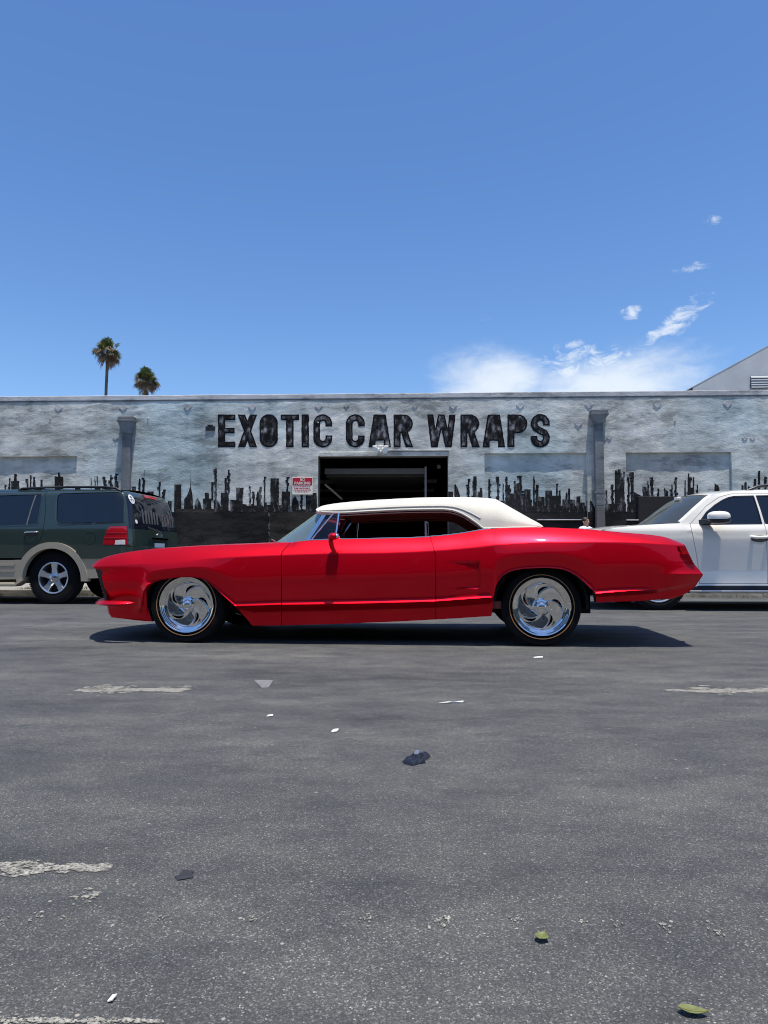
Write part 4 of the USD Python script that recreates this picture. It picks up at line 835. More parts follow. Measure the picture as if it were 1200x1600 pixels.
# ---------------- cabin
belt = G[:, -1]
ja, jb = int(np.argmin(abs(cols - 478))), int(np.argmin(abs(cols - 768)))
bi = belt[ja:jb + 1]; inn = np.stack([bi, bi + [0, 0.05, 0.0], bi + [0, 0.06, -0.04], bi + [0, 0.07, -0.5]], 1)
both('door_lining', inn.reshape(-1, 3), grid_faces(len(bi), 4), 'interior_red', smooth=30)
both('belt_trim', *(lambda m: (np.array(m.vertices), np.array(m.faces)))(tube(bi[::3] + [0, 0.012, 0.004], 0.006, 8)), 'chrome', smooth=True)
x_c, x_e = P(470, 845, -.8)[0], P(775, 828, -.8)[0]
obj('cabin_floor', boxm(x_c - 0.3, x_e + 0.5, -0.84, 0.84, 0.30, 0.36), 'seat_maroon', car)
zb = P(530, 843, -.8)[2]
obj('dashboard', boxm(x_c + 0.05, x_c + 0.40, -0.80, 0.80, zb - 0.25, zb - 0.02, 0.04), 'interior_red', car)
obj('bulkhead', boxm(x_e + 0.30, x_e + 0.36, -0.82, 0.82, 0.35, zb + 0.02), 'seat_black', car)
def seat(x, name):
    for s in (-1, 1):
        sq = obj(name, boxm(x, x + 0.55, s * 0.38 - 0.32, s * 0.38 + 0.32, 0.36, 0.55, 0.05), 'seat_maroon', car)
        obj('seat_back', hull([(x + 0.5 + dx, s * 0.38 + dy, z) for dx, z in ((0, 0.5), (0.12, 0.5), (0.13, zb + 0.0), (0.22, zb - 0.01)) for dy in (-0.3, 0.3)]), 'seat_maroon', sq)
seat(x_c + 0.75, 'front_seat'); seat(x_e - 0.55, 'rear_seat')
sw = P(549, 838, -0.38)
st = trimesh.creation.torus(0.19, 0.012, 36, 10); st.apply_transform(trimesh.transformations.rotation_matrix(math.radians(65), [0, 1, 0])); st.apply_translation([sw[0], -0.38, sw[2] - 0.16])
obj('steering_wheel', [st, tube([[sw[0] - 0.25, -0.38, sw[2] - 0.28], [sw[0], -0.38, sw[2] - 0.16]], 0.025, 8)], 'seat_black', car, smooth=40)
# soft top: outer skin and headliner
EP = pch([(497, 799.3), (512, 801.2), (530, 801.6), (580, 799.2), (640, 796.8), (690, 796.3), (704, 797.5), (718, 801.5), (732, 809.0), (745, 818), (757, 826), (790, 825.5), (846, 824)])
TP = pch([(497, 796.2), (505, 791.3), (515, 788.8), (540, 785.4), (600, 781), (680, 777.6), (725, 777.2), (760, 778.6), (773, 780.2), (782, 784.6), (800, 795), (825, 809.5), (842, 819.5), (846, 823)])
yE = pch([(497, 0.640), (530, 0.665), (600, 0.695), (690, 0.725), (757, 0.80), (800, 0.79), (835, 0.74), (846, 0.68)])
tp = np.unique(np.concatenate([np.arange(497, 846.1, 3.0), np.arange(497, 520, 1.0), np.arange(690, 790, 1.5), [846]]))
def top_skin(thick):
    e = P(tp, EP(tp), -yE(tp)); yt_ = yE(tp) * 0.62
    c = P(tp, TP(tp), -yt_)
    th = np.linspace(0, np.pi / 2, 15); half = []
    for a in th:
        k = np.sin(a) ** 0.75; y = -(yE(tp) - 0.0) * np.cos(a) ** 0.62 if False else -yE(tp) * (1 - (1 - np.cos(a)) ** 1.0)
        half.append((a, k))
    ys = np.concatenate([[1, 0.99, 0.975, 0.955, 0.93], np.linspace(0.90, 0.62, 8), np.linspace(0.56, 0, 8)])
    rows_ = []
    zt = np.maximum(c[:, 2], e[:, 2] + 0.003)
    for y in ys:
        if y >= 0.62: k = np.sqrt(np.clip(1 - ((y - 0.62) / 0.38) ** 2.4, 0, 1))
        else: k = 1 + 0.0
        extra = 0.030 * (1 - (y / 0.62) ** 2) if y < 0.62 else 0
        xk = e[:, 0] + (c[:, 0] - e[:, 0]) * k
        rows_.append(np.stack([xk, -yE(tp) * y, e[:, 2] + (zt - e[:, 2]) * k + extra * np.clip((zt - e[:, 2]) / 0.05, 0, 1)], -1))
    A_ = np.stack(rows_, 1)
    B_ = A_[:, :-1][:, ::-1] * [1, -1, 1]
    return np.concatenate([A_, B_], 1)
S_top = top_skin(0)
m = compact(S_top.reshape(-1, 3), grid_faces(*S_top.shape[:2]))
ins = S_top.copy(); ins[:, :, 2] -= 0.022; ins[:, :, 1] *= 0.975
edge = np.stack([S_top[:, 0], ins[:, 0]], 1); edge2 = np.stack([S_top[:, -1], ins[:, -1]], 1); fr_ = np.stack([S_top[0], ins[0]], 0)
top_p = obj('soft_top', [m, compact(edge.reshape(-1, 3), grid_faces(len(tp), 2)), compact(edge2.reshape(-1, 3), grid_faces(len(tp), 2)), compact(fr_.reshape(-1, 3), grid_faces(2, fr_.shape[1]))], 'white_vinyl', car, smooth=40)
ins[:, :, 2] -= 0.003
obj('headliner', compact(ins.reshape(-1, 3), grid_faces(*ins.shape[:2], flip=True)), 'headliner', car, smooth=40)
for s in (0, -1):      # welt along the lower edge, seam above it
    w0 = S_top[:, 0 if s == 0 else -1]
    q = (tp > 500) & (tp < 845)
    obj('edge_welt', tube(w0[q][::2] + [0, 0.0, 0.004], 0.0075, 8), 'white_vinyl', top_p, smooth=True)
    w1 = S_top[:, 1 if s == 0 else -2]
    q = (tp > 500) & (tp < 752)
    obj('seam', tube(w1[q][::2], 0.0055, 6), 'white_vinyl', top_p, smooth=True)
    w2 = w0 + [0, 0.014 * (1 if s == 0 else -1), -0.010]; q = (tp > 528) & (tp < 757)
    obj('window_seal', tube(w2[q][::2], 0.008, 8), 'black_trim', car, smooth=True)
    q = tp > 756
    obj('top_moulding', tube(w0[q][::2] + [0, -0.004 * (1 if s == 0 else -1), -0.012], 0.008, 8), 'chrome', car, smooth=True)
# sail panels fill the rear corner of the side opening inside
# windscreen
tb, tt = np.linspace(-1, 1, 25), np.linspace(0, 1, 9)
b0, b1 = P(478, 846, -0.70), P(441, 846.5, 0.0); u0, u1 = P(509, 800.5, -0.62), P(497, 798.5, -0.1)
base = np.stack([b1[0] - 0.06 + (b0[0] - b1[0] + 0.06) * np.abs(tb) ** 2.2, 0.70 * tb, np.full_like(tb, b0[2] - 0.01)], -1)
head = np.stack([u1[0] - 0.02 + (u0[0] - u1[0] + 0.02) * np.abs(tb) ** 2.2, 0.62 * tb, u0[2] + 0.012 * (1 - tb ** 2)], -1)
ws = base[None] * (1 - tt[:, None, None]) + head[None] * tt[:, None, None]
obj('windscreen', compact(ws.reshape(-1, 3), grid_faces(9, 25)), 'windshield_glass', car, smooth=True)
obj('header_rail', tube(head + [0.01, 0, 0.004], 0.014, 8), 'dull_chrome', car, smooth=True)
obj('cowl_trim', tube(base + [0, 0, 0.004], 0.010, 8), 'chrome', car, smooth=True)
for s in (0, -1):
    sg_ = -1 if s == 0 else 1
    p0_, p1_ = base[s], head[s]
    obj('windscreen_pillar', [hull([p + np.array([dx, sg_ * dy, 0]) for p in (p0_, p1_) for dx, dy in ((-0.02, 0.0), (0.02, 0.012), (0.02, -0.02), (-0.02, -0.02))])], 'chrome', car)
    obj('pillar_post', [hull([p + np.array([dx, sg_ * dy, 0]) for p in (p0_, p1_) for dx, dy in ((0.022, 0.008), (0.06, 0.014), (0.06, -0.02), (0.022, -0.02))])], 'black_trim', car)
    q0, q1, q2 = P(486, 844.5, -0.72), P(524, 843.0, -0.72), P(529.5, 802.0, -0.665)
    q3 = P(521, 802.0, -0.655)
    V4 = [np.array([v[0], -sg_ * v[1] if sg_ > 0 else v[1], v[2]]) for v in (q0, q1, q2, q3)]
    obj('vent_frame', [tube([V4[1], V4[2]], 0.009, 8), tube([V4[0], V4[3]], 0.007, 8), tube([V4[3], V4[2]], 0.006, 6)], 'chrome', car, smooth=40)
    obj('vent_window', (np.array(V4), np.array([[0, 1, 2, 3]])), 'vent_glass', car)
# the far side keeps its glass divider, as seen through the open near side
fd0, fd1 = P(668.5, 840, 0.80), P(667.5, 816, 0.735)
obj('window_divider', tube([fd0, fd1], 0.011, 8), 'dull_chrome', car, smooth=True)
# door mirror: bullet on a curved stalk
mc = P(521.5, 838.0, -0.99)
mi = obj('door_mirror', [ellipsoid(mc, [0.046, 0.05, 0.030], 3)], 'red_paint', car, smooth=True)
stk = np.array([P(516.8, 841, -0.985), P(517.2, 848, -0.98), P(518.8, 855, -0.965), P(522, 861, -0.95), P(526, 866.5, -0.945)])
obj('mirror_stalk', tube(stk, [0.021, 0.021, 0.020, 0.018, 0.012], 12), 'red_paint', mi, smooth=True)
obj('mirror_glass', ellipsoid(mc + [0.03, 0.0, -0.001], [0.022, 0.042, 0.025], 2), 'chrome', mi, smooth=True)
wa = P(424, 842.5, -0.35); obj('wiper_arm', tube([wa, wa + [0.05, 0.01, -0.03], wa + [0.14, 0.3, -0.028]], 0.006, 6), 'dull_chrome', car, smooth=True)
# ------------------------------------------------------------------ parked cars along the kerb
def alloy_wheel(parent, xc, yo, s, R, rr, width=0.26, spokes=5, sw=0.055, label=None):
    def put(m):
        m = tm(m).copy(); m.apply_translation([xc, yo, R]); return m if s < 0 else mirror_y(m)
    T = obj('tyre', put(revolve([(rr * 0.98, 0.03), (rr + 0.006, 0.012), (rr + 0.03, 0.002), (R - 0.06, 0.0), (R - 0.022, 0.010), (R - 0.006, 0.028), (R, 0.05), (R, width - 0.05), (R - 0.02, width - 0.01), (rr, width)], 72)), 'rubber', parent, smooth=35)
    gr = []
    for k in range(72):     # shoulder blocks of the tread
        a = 2 * math.pi * k / 72; c, sn = math.cos(a), math.sin(a)
        b = boxm(-0.011, 0.011, 0.010, 0.05, R - 0.022, R + 0.002); b.apply_transform(trimesh.transformations.rotation_matrix(a, [0, 1, 0])); gr.append(b)
    tag_path(obj('tread_block', put(cat(gr)), 'rubber', T), kind='stuff')
    rim = obj('rim', put(revolve([(rr + 0.004, 0.02), (rr + 0.003, 0.004), (rr - 0.006, 0.0), (rr - 0.018, 0.006), (rr - 0.022, 0.03), (rr - 0.03, 0.20)], 72)), 'silver_wheel', parent, smooth=30)
    for k in range(spokes):
        a = math.pi / 2 + 2 * math.pi * k / spokes
        pts = []
        for r, w, y0, y1 in ((0.05, sw * 0.95, 0.03, 0.09), (rr * 0.55, sw * 0.75, 0.018, 0.075), (rr - 0.012, sw * 1.05, 0.010, 0.07)):
            for sx in (-1, 1): pts.append([(sx * w * 0.8, y0, r), (sx * w, y0 + 0.014, r), (sx * w, y1, r)])
        seg = [hull(np.array(pts[0] + pts[1] + pts[2] + pts[3])), hull(np.array(pts[2] + pts[3] + pts[4] + pts[5]))]
        m = cat(seg); m.apply_transform(trimesh.transformations.rotation_matrix(a - math.pi / 2, [0, 1, 0])); obj('spoke', put(m), 'silver_wheel', rim, smooth=25)
    obj('hub_cap', put(revolve([(0.075, 0.05), (0.074, 0.018), (0.062, 0.008), (0.045, 0.004), (0.04, 0.010), (0.02, 0.006), (0.0001, 0.005)], 40)), 'dull_chrome', rim, smooth=30)
    obj('brake_disc', put(revolve([(0.0001, 0.11), (rr - 0.06, 0.11), (rr - 0.03, 0.20)], 40)), 'underbody', rim)

class Van:
    """A parked utility vehicle: every panel is an outline traced on the body's curved side, tail, or roof."""
    def __init__(s, name, label, group, yn, half, ox, tuck, xr=None, r=0.13, xf=None, rot=0.0, shift=(0, 0)):
        s.yc, s.half, s.tuck = yn + half, half, tuck
        s.path = thing(name, label, 'car', (ox + shift[0], s.yc + shift[1], 0), rot, group); s.o = np.array([ox, s.yc, 0]); s.r = r; s.xr = xr; s.xf = xf
    def W(s, z): return s.half - np.interp(z, s.tz, s.ti)
    def set_tuck(s, pts):            # (photo row, inset)
        z = []
        for py, i in pts: z.append((float(at(600, py, s.yc - s.half + i)[2]), i))
        z.sort(); s.tz = np.array([a for a, _ in z]); s.ti = gaussian_filter1d(np.array([b for _, b in z]), 0.01)
    def xz(s, pts):
        out = []
        for px, py in pts:
            y = s.yc - s.half
            for _ in range(4):
                q = at(px, py, y); y = s.yc - float(s.W(q[2]))
            out.append((q[0] - s.o[0], q[2]))
        return out
    def poly(s, pts): return Polygon(s.xz(pts)).buffer(0)
    def corner(s, x, z):
        c = np.zeros_like(x)
        if s.xr is not None:
            t = np.clip(x - (s.xr(z) - s.r), 0, s.r * 0.999); c += s.r - np.sqrt(s.r ** 2 - t ** 2)
        if s.xf is not None:
            t = np.clip((s.xf(z) + s.r * 1.5) - x, 0, s.r * 1.4999) / 1.5; c += s.r - np.sqrt(s.r ** 2 - t ** 2)
        return c
    def side(s, poly, proud=0.0, thick=0.02, dx=0.10, dz=0.04):
        return sheet(poly, lambda x, z, n: np.c_[x, -(s.W(z) - s.corner(x, z)) - proud + n, z], thick, dx, dz)
    def add(s, name, poly, mat, proud=0.0, thick=0.02, parent=None, both=True, smooth=30, **k):
        m = s.side(poly, proud, thick); p = obj(name, m, mat, parent or s.path, smooth=smooth, **k)
        if both: obj(name, mirror_y(m), mat, parent or s.path, smooth=smooth, **k)
        return p
    def tail(s, poly, proud=0.0, thick=0.02, bulge=0.05):
        def fn(y, z, n):
            t = np.clip(np.abs(y) - (s.W(z) - s.r), 0, s.r * 0.999)
            return np.c_[s.xr(z) - (s.r - np.sqrt(s.r ** 2 - t ** 2)) + bulge * (1 - (y / s.half) ** 2) + proud - n, y, z]
        return sheet(poly, fn, thick, 0.06, 0.05)

# ---- dark green two-tone vehicle on the left
GY = 10.85
gv = Van('green_suv', 'dark green sport utility with tan lower cladding parked at the kerb on the left', None, GY, 0.99, at(86, 944, GY)[0], 0, rot=math.radians(-4.2), shift=(0.02, 0.02))
gv.set_tuck([(955, 0.06), (903, 0.03), (872, 0.01), (850, 0.0), (828, 0.0), (820, 0.012), (800, 0.06), (772, 0.125), (767, 0.16), (764.5, 0.22), (763, 0.27)])
rr_ = [(900, 203), (872, 205), (850, 206.5), (822, 205), (800, 202.5), (780, 199), (770, 195.5), (764, 191), (760, 188)]
_q = np.array([gv.xz([(px, py)])[0] for py, px in rr_]); _q = _q[np.argsort(_q[:, 1])]
gv.xr = lambda z: np.interp(z, _q[:, 1], _q[:, 0]) + 0.035
RLIM = Polygon([(-9, 0)] + [(float(gv.xr(z)) - 0.29 * gv.r, z) for z in np.linspace(0, 2.2, 60)] + [(-9, 2.2)])
arch_c = gv.xz([(86, 906)])[0]; fw = (arch_c[0] - 3.02, arch_c[1])
arch = lambda r, k=1.0: unary_union([Point(c).buffer(r, 32) for c in (arch_c, fw)] + [sbox(c[0] - r, 0, c[0] + r, c[1]) for c in (arch_c, fw)])
shell = gv.poly([(215, 872), (215, 760), (193, 766.5), (150, 764.5), (60, 763.6), (0, 764), (-70, 768), (-92, 772), (-165, 822), (-300, 832), (-318, 845), (-322, 872)]).intersection(RLIM)
w1 = gv.poly([(92, 781), (93.5, 774), (99, 770.6), (150, 769.6), (190, 769.2), (198, 771.0), (199.5, 790), (200.5, 815.5), (150, 817.5), (101, 819.3), (94, 817), (92, 812)])
w2 = gv.poly([(-76, 776), (20, 772.5), (66.5, 771.8), (67, 776), (61, 818.5), (0, 821.5), (-80, 824)])
w3 = gv.poly([(-84, 776), (-102, 778), (-150, 819), (-148, 824), (-86, 823.5)])
gaps = unary_union([LineString(gv.xz(l)).buffer(0.0035) for l in ([(76, 767), (74, 800), (71, 830), (64, 846), (50, 858), (40, 872)], [(-80, 768), (-83, 824), (-80, 872)], [(-92, 772), (-172, 824), (-165, 872)], [(76, 767), (-80, 768)])])
lamp = gv.poly([(167.5, 851.8), (170, 840), (174, 829), (180, 822.6), (212, 821.6), (212, 851.2)]).intersection(RLIM)
fuel = Point(gv.xz([(146.5, 842)])[0]).buffer(0.095, 24)
bump = gv.poly([(127, 872.5), (126, 862), (130, 856), (140, 853.6), (214, 853.2), (214, 872.5)]).intersection(RLIM)
door2 = gv.poly([(75, 766), (-80, 768), (-83, 824), (-80, 873), (41, 873), (51, 857), (64, 846), (71, 830), (74, 800)])
body = shell.difference(unary_union([w1, w2, w3, gaps, lamp, fuel.difference(fuel.buffer(-0.005)), arch(0.49)]))
rest = body.difference(door2.buffer(0.001)); dr = body.intersection(door2)
gv.add('body_side', rest, 'green_paint')
DR = gv.add('rear_door', dr, 'green_paint', both=False); DR2 = obj('rear_door', mirror_y(gv.side(dr)), 'green_paint', gv.path, smooth=30)
for w_ in (w1, w3): gv.add('window', w_.buffer(0.004), 'tinted_glass', -0.006, 0.012)
wp = gv.add('window', w2.buffer(0.004), 'tinted_glass', -0.006, 0.012, parent=None, both=False); obj('window', mirror_y(gv.side(w2.buffer(0.004), -0.006, 0.012)), 'tinted_glass', gv.path, smooth=30)
gv.add('window_bar', LineString(gv.xz([(57.5, 773), (50, 795), (43.5, 819)])).buffer(0.010, cap_style=2), 'pipe_paint', 0.0, 0.02, both=False, parent=wp)
for w_ in (w1, w2):
    gv.add('window_trim', w_.buffer(0.014).difference(w_.buffer(-0.002)), 'green_paint', 0.004, 0.02)
tan = gv.poly([(214, 871.6), (214, 901), (137, 904), (30, 905), (-150, 908), (-322, 905), (-322, 875.2), (20, 875), (125, 872.8)]).intersection(RLIM).difference(arch(0.49)).difference(bump.buffer(0.002))
gv.add('lower_cladding', tan, 'tan_paint', 0.018, 0.05)
fl = Point(arch_c).buffer(0.585, 40).difference(Point(arch_c).buffer(0.485, 40)).intersection(sbox(-9, arch_c[1] - 0.02, 9, 3))
gv.add('wheel_arch_flare', fl, 'tan_paint', 0.038, 0.10)
gv.add('wheel_arch_flare', unary_union([Point(fw).buffer(0.585, 40).difference(Point(fw).buffer(0.485, 40)).intersection(sbox(-9, fw[1] - 0.02, 9, 3))]), 'tan_paint', 0.038, 0.10)
for y0, y1 in ((881.5, 884.5), (890.5, 893.5)):
    gv.add('cladding_rib', gv.poly([(-140, y0), (25, y0), (24, y1), (-140, y1)]), 'tan_paint', 0.026, 0.02, both=False)
gv.add('rear_bumper_end', bump, 'green_paint', 0.034, 0.06)
tlp = gv.add('tail_light', lamp.buffer(-0.003), 'tail_light_red', 0.010, 0.04)
gv.add('reversing_lens', gv.poly([(187.5, 851), (188.5, 844), (203, 843.6), (203, 850.8)]), 'clear_lens', 0.014, 0.02, parent=tlp, both=False)
for yb in (832.2, 840): gv.add('lens_rib', gv.poly([(171, yb), (206, yb), (206, yb + 1.2), (170.6, yb + 1.2)]).intersection(lamp.buffer(-0.006)), 'sign_red', 0.014, 0.02, parent=tlp, both=False)
# door handle
hx = gv.xz([(40, 834), (62, 830)]); 
hc = ((hx[0][0] + hx[1][0]) / 2, (hx[0][1] + hx[1][1]) / 2)
pk = gv.add('handle_recess', Polygon([(hc[0] + 0.10 * math.cos(a), hc[1] - 0.015 + 0.038 * math.sin(a)) for a in np.linspace(0, 2 * np.pi, 20)]), 'black_trim', 0.002, 0.01, both=False, parent=DR)
obj('handle', tube([[hc[0] - 0.10, -gv.half - 0.012, hc[1] + 0.0], [hc[0] - 0.06, -gv.half - 0.04, hc[1] + 0.006], [hc[0] + 0.06, -gv.half - 0.04, hc[1] + 0.012], [hc[0] + 0.115, -gv.half - 0.01, hc[1] + 0.012]], 0.014, 8), 'chrome', DR, smooth=True)
# roof, rails
top_pts = np.array(gv.xz([(193, 766.5), (150, 764.5), (60, 763.6), (0, 764), (-70, 768), (-92, 772)])); top_pts = top_pts[np.argsort(top_pts[:, 0])]
xs = np.linspace(top_pts[0, 0], top_pts[-1, 0] + 0.04, 30); ze = np.interp(xs, top_pts[:, 0], top_pts[:, 1]); u = np.linspace(-1, 1, 21)
rf = np.stack([np.broadcast_to(xs[:, None], (30, 21)), gv.W(ze)[:, None] * u[None], ze[:, None] + 0.045 * (1 - u[None] ** 2)], -1)
obj('roof', compact(rf.reshape(-1, 3), grid_faces(30, 21)), 'green_paint', gv.path, smooth=30)
rx0, rx1 = gv.xz([(28, 763)])[0][0], gv.xz([(190, 763)])[0][0]
zr_ = float(at(100, 761.8, GY + 0.28)[2])
for s in (-1, 1):
    rl = obj('roof_rail', tube([[rx0 - 0.04, s * 0.73, zr_ - 0.07], [rx0 + 0.06, s * 0.73, zr_ - 0.008], [rx0 + 0.25, s * 0.73, zr_], [(rx0 + rx1) / 2, s * 0.73, zr_ + 0.008], [rx1 - 0.2, s * 0.73, zr_], [rx1 - 0.03, s * 0.73, zr_ - 0.02], [rx1 + 0.06, s * 0.73, zr_ - 0.075]], 0.017, 8), 'black_trim', gv.path, smooth=True)
    for k in range(1, 5): obj('rail_foot', boxm(rx0 + (rx1 - rx0) * k / 5 - 0.04, rx0 + (rx1 - rx0) * k / 5 + 0.04, s * 0.73 - 0.012, s * 0.73 + 0.012, zr_ - 0.08, zr_), 'black_trim', rl)
for x in (rx0 + 0.3, rx1 - 0.3): obj('cross_bar', boxm(x - 0.03, x + 0.03, -0.73, 0.73, zr_ - 0.012, zr_ + 0.006, 0.004), 'black_trim', gv.path)
# tailgate
zz = lambda py: float(at(205, py, GY)[2])
ztop, zbelt, zbum = float(top_pts[-1, 1]) - 0.005, zz(822), zz(853)
zl = np.linspace(zbum, ztop, 24); tg = Polygon([(-(gv.W(z) - 0.29 * gv.r), z) for z in zl] + [(gv.W(z) - 0.29 * gv.r, z) for z in zl[::-1]])
zg0, zg1 = zz(826), ztop - 0.09
gl = Polygon([(-(gv.W(z) - 0.055), z) for z in np.linspace(zg0, zg1, 10)] + [(gv.W(z) - 0.055, z) for z in np.linspace(zg1, zg0, 10)])
TG = obj('tailgate', gv.tail(tg.difference(gl)), 'green_paint', gv.path, smooth=30)
RG = obj('rear_window', gv.tail(gl.buffer(0.003), -0.004, 0.012), 'tinted_glass', gv.path, smooth=30)
obj('brake_light', gv.tail(sbox(-0.24, ztop - 0.065, 0.24, ztop - 0.02), 0.02, 0.03), 'tail_light_red', TG, smooth=30)
obj('round_sticker', [gv.tail(Point(-0.70, zz(778)).buffer(0.075, 16).difference(Point(-0.70, zz(778)).buffer(0.05, 16)), 0.002, 0.003), gv.tail(unary_union([Point(-0.725, zz(777)).buffer(0.017), Point(-0.675, zz(777)).buffer(0.017), sbox(-0.72, zz(778) - 0.045, -0.68, zz(778) - 0.015)]), 0.002, 0.003)], 'sticker_white', RG, smooth=30)
obj('round_sticker', gv.tail(Point(-0.72, zz(814)).buffer(0.032, 12), 0.002, 0.003), 'sticker_white', RG, smooth=30)
for k in range(6):          # bold decal strokes, unreadable from here
    y0 = -0.52 + k * 0.10; m = gv.tail(Polygon([(y0, zz(816)), (y0 + 0.045, zz(816)), (y0 + 0.085 + 0.02 * (k % 2), zz(792 + 3 * (k % 3))), (y0 + 0.03, zz(794))]), 0.002, 0.003)
    obj('decal_stroke', m, 'sticker_grey', RG, smooth=30)
for k in range(5):
    y0 = 0.18 + k * 0.12; m = gv.tail(Polygon([(y0, zz(818)), (y0 + 0.04, zz(818)), (y0 + 0.09, zz(800)), (y0 + 0.045, zz(798))]), 0.002, 0.003)
    obj('decal_stroke', m, 'sticker_grey', RG, smooth=30)
xt = float(gv.xr(zz(825))) + 0.05
obj('rear_wiper', tube([[xt + 0.02, 0.05, zz(829)], [xt + 0.045, -0.15, zz(826)], [xt + 0.03, -0.45, zz(823)]], 0.014, 6), 'black_trim', TG, smooth=True)
obj('handle_strip', gv.tail(sbox(-0.32, zz(841), 0.32, zz(838.5)), 0.03, 0.03), 'chrome', TG, smooth=30)
obj('oval_badge', gv.tail(Polygon([(0.02 + 0.10 * math.cos(a), zz(833.5) + 0.04 * math.sin(a)) for a in np.linspace(0, 6.2832, 24)]), 0.014, 0.015), 'silver_badge', TG, smooth=30)
pl = obj('licence_plate', gv.tail(sbox(-0.19, zz(858), 0.19, zz(847)), 0.012, 0.012), 'sticker_white', TG, smooth=30)
bz0, bz1 = zz(872), zz(853.5)
xb_ = float(gv.xr(bz1))
arcb = [(xb_ - 0.10, -gv.half - 0.03), (xb_ + 0.03, -gv.half + 0.06), (xb_ + 0.10, -0.6), (xb_ + 0.13, 0), (xb_ + 0.10, 0.6), (xb_ + 0.03, gv.half - 0.06), (xb_ - 0.10, gv.half + 0.03)]
obj('rear_bumper', hull([(x, y, z) for x, y in arcb for z in (bz0, bz1 - 0.01)] + [(x - 0.05, y * 0.97, bz1 + 0.003) for x, y in arcb]), 'green_paint', gv.path, smooth=30)
obj('bumper_valance', hull([(x - 0.02, y * 0.985, z) for x, y in arcb for z in (zz(900), bz0 - 0.004)]), 'tan_paint', gv.path, smooth=30)
# step board, chassis, wheels
sb0, sb1 = gv.xz([(-150, 915)])[0], gv.xz([(28, 909)])[0]
for s in (-1, 1):
    ys = s * (gv.half + 0.02)
    obj('step_board', [boxm(sb0[0], sb1[0], min(ys, ys - s * 0.2), max(ys, ys - s * 0.2), sb0[1] - 0.01, sb0[1] + 0.05, 0.015), hull([(x, y, z) for x, z in ((sb1[0] - 0.01, sb0[1] - 0.005), (sb1[0] - 0.01, sb0[1] + 0.045), (sb1[0] + 0.12, sb1[1] + 0.02), (sb1[0] + 0.12, sb1[1] + 0.06)) for y in (ys, ys - s * 0.2)])], 'tan_paint', gv.path)
x_a, x_b = fw[0] - 0.85, float(gv.xr(1.0)) - 0.1
obj('chassis', [boxm(x_a, x_b, -0.66, 0.66, 0.42, 0.6), boxm(fw[0] + 0.52, arch_c[0] - 0.52, -0.93, 0.93, 0.42, 0.5), boxm(x_a + 0.2, x_b - 0.02, -0.80, 0.80, 0.605, zz(815)), boxm(x_a + 1.9, x_b - 0.10, -0.74, 0.74, zz(815) + 0.003, ztop - 0.06)], 'underbody', gv.path)
obj('exhaust_pipe', tube([[arch_c[0] + 0.3, 0.5, 0.42], [x_b - 0.05, 0.55, 0.40]], 0.04, 10), 'underbody', gv.path, smooth=True)
hd0 = gv.xz([(-170, 824), (-318, 845)])
hp = np.array(gv.xz([(-165, 822), (-230, 826), (-300, 832), (-318, 845), (-322, 872)])); u2 = np.linspace(-1, 1, 15)
hd = np.stack([hp[:, :1] - 0.08 * (1 - u2[None] ** 2), gv.W(hp[:, 1])[:, None] * u2[None], hp[:, 1:] + 0.05 * (1 - u2[None] ** 2) * np.array([1, 1, 1, 0.3, 0])[:, None]], -1)
obj('bonnet', compact(hd.reshape(-1, 3), grid_faces(5, 15, flip=True)), 'green_paint', gv.path, smooth=30)
wp_ = np.array(gv.xz([(-92, 772), (-165, 822)])); wsg = np.stack([wp_[:, :1] - np.array([[0.1], [0.25]]) * (1 - u2[None] ** 2), (gv.W(wp_[:, 1]) - 0.06)[:, None] * u2[None], wp_[:, 1:] + np.array([[0.04], [0.05]]) * (1 - u2[None] ** 2)], -1)
obj('windscreen', compact(wsg.reshape(-1, 3), grid_faces(2, 15, flip=True)), 'tinted_glass', gv.path, smooth=30)
fp = np.array(gv.xz([(-322, 872), (-322, 905)])); fg = np.stack([fp[:, :1] - 0.08 * (1 - u2[None] ** 2), gv.W(fp[:, 1])[:, None] * u2[None], np.broadcast_to(fp[:, 1:], (2, 15))], -1)
obj('front_bumper', compact(fg.reshape(-1, 3), grid_faces(2, 15, flip=True)), 'tan_paint', gv.path, smooth=30)
for xw in (arch_c[0], fw[0]):
    for s in (-1, 1): alloy_wheel(gv.path, xw, -0.95, s, 0.408, 0.245)

# ---- white vehicle on the right
WY = 9.85
wv = Van('white_suv', 'white sport utility parked at the kerb behind the red car tail', None, WY, 1.0, at(1028, 950, WY)[0], 0, r=0.16)
wv.set_tuck([(960, 0.15), (921, 0.145), (914, 0.120), (901, 0.085), (898, 0.074), (895.5, 0.068), (870, 0.038), (855, 0.020), (846, 0.011), (838, 0.006), (836.4, 0.004), (835.6, 0.014), (834.8, 0.004), (828, 0.012), (820, 0.055), (800, 0.10), (777, 0.17), (771, 0.20), (767, 0.27), (765, 0.33), (763, 0.40)])
wf = wv.xz([(936, 840)])[0][0]; wv.xf = lambda z: np.full_like(np.asarray(z, float), wf)
FLIM = sbox(wf + 0.29 * 0.16, 0, 9, 3)
xw0 = wv.xz([(1028, 911)])[0]; xw1 = (xw0[0] + 3.11, xw0[1])
warch = lambda r: unary_union([Point(c).buffer(r, 32) for c in (xw0, xw1)] + [sbox(c[0] - r, 0, c[0] + r, c[1]) for c in (xw0, xw1)])
shell = wv.poly([(932, 918), (932, 829), (941, 827.8), (970, 823.8), (995, 821.2), (1030, 819), (1062, 817.4), (1082, 799), (1102, 780.5), (1115, 773.2), (1130, 769.2), (1153, 767), (1200, 765.8), (1300, 764.6), (1400, 766), (1450, 770), (1475, 815), (1480, 915), (1093, 915), (1080, 918)])
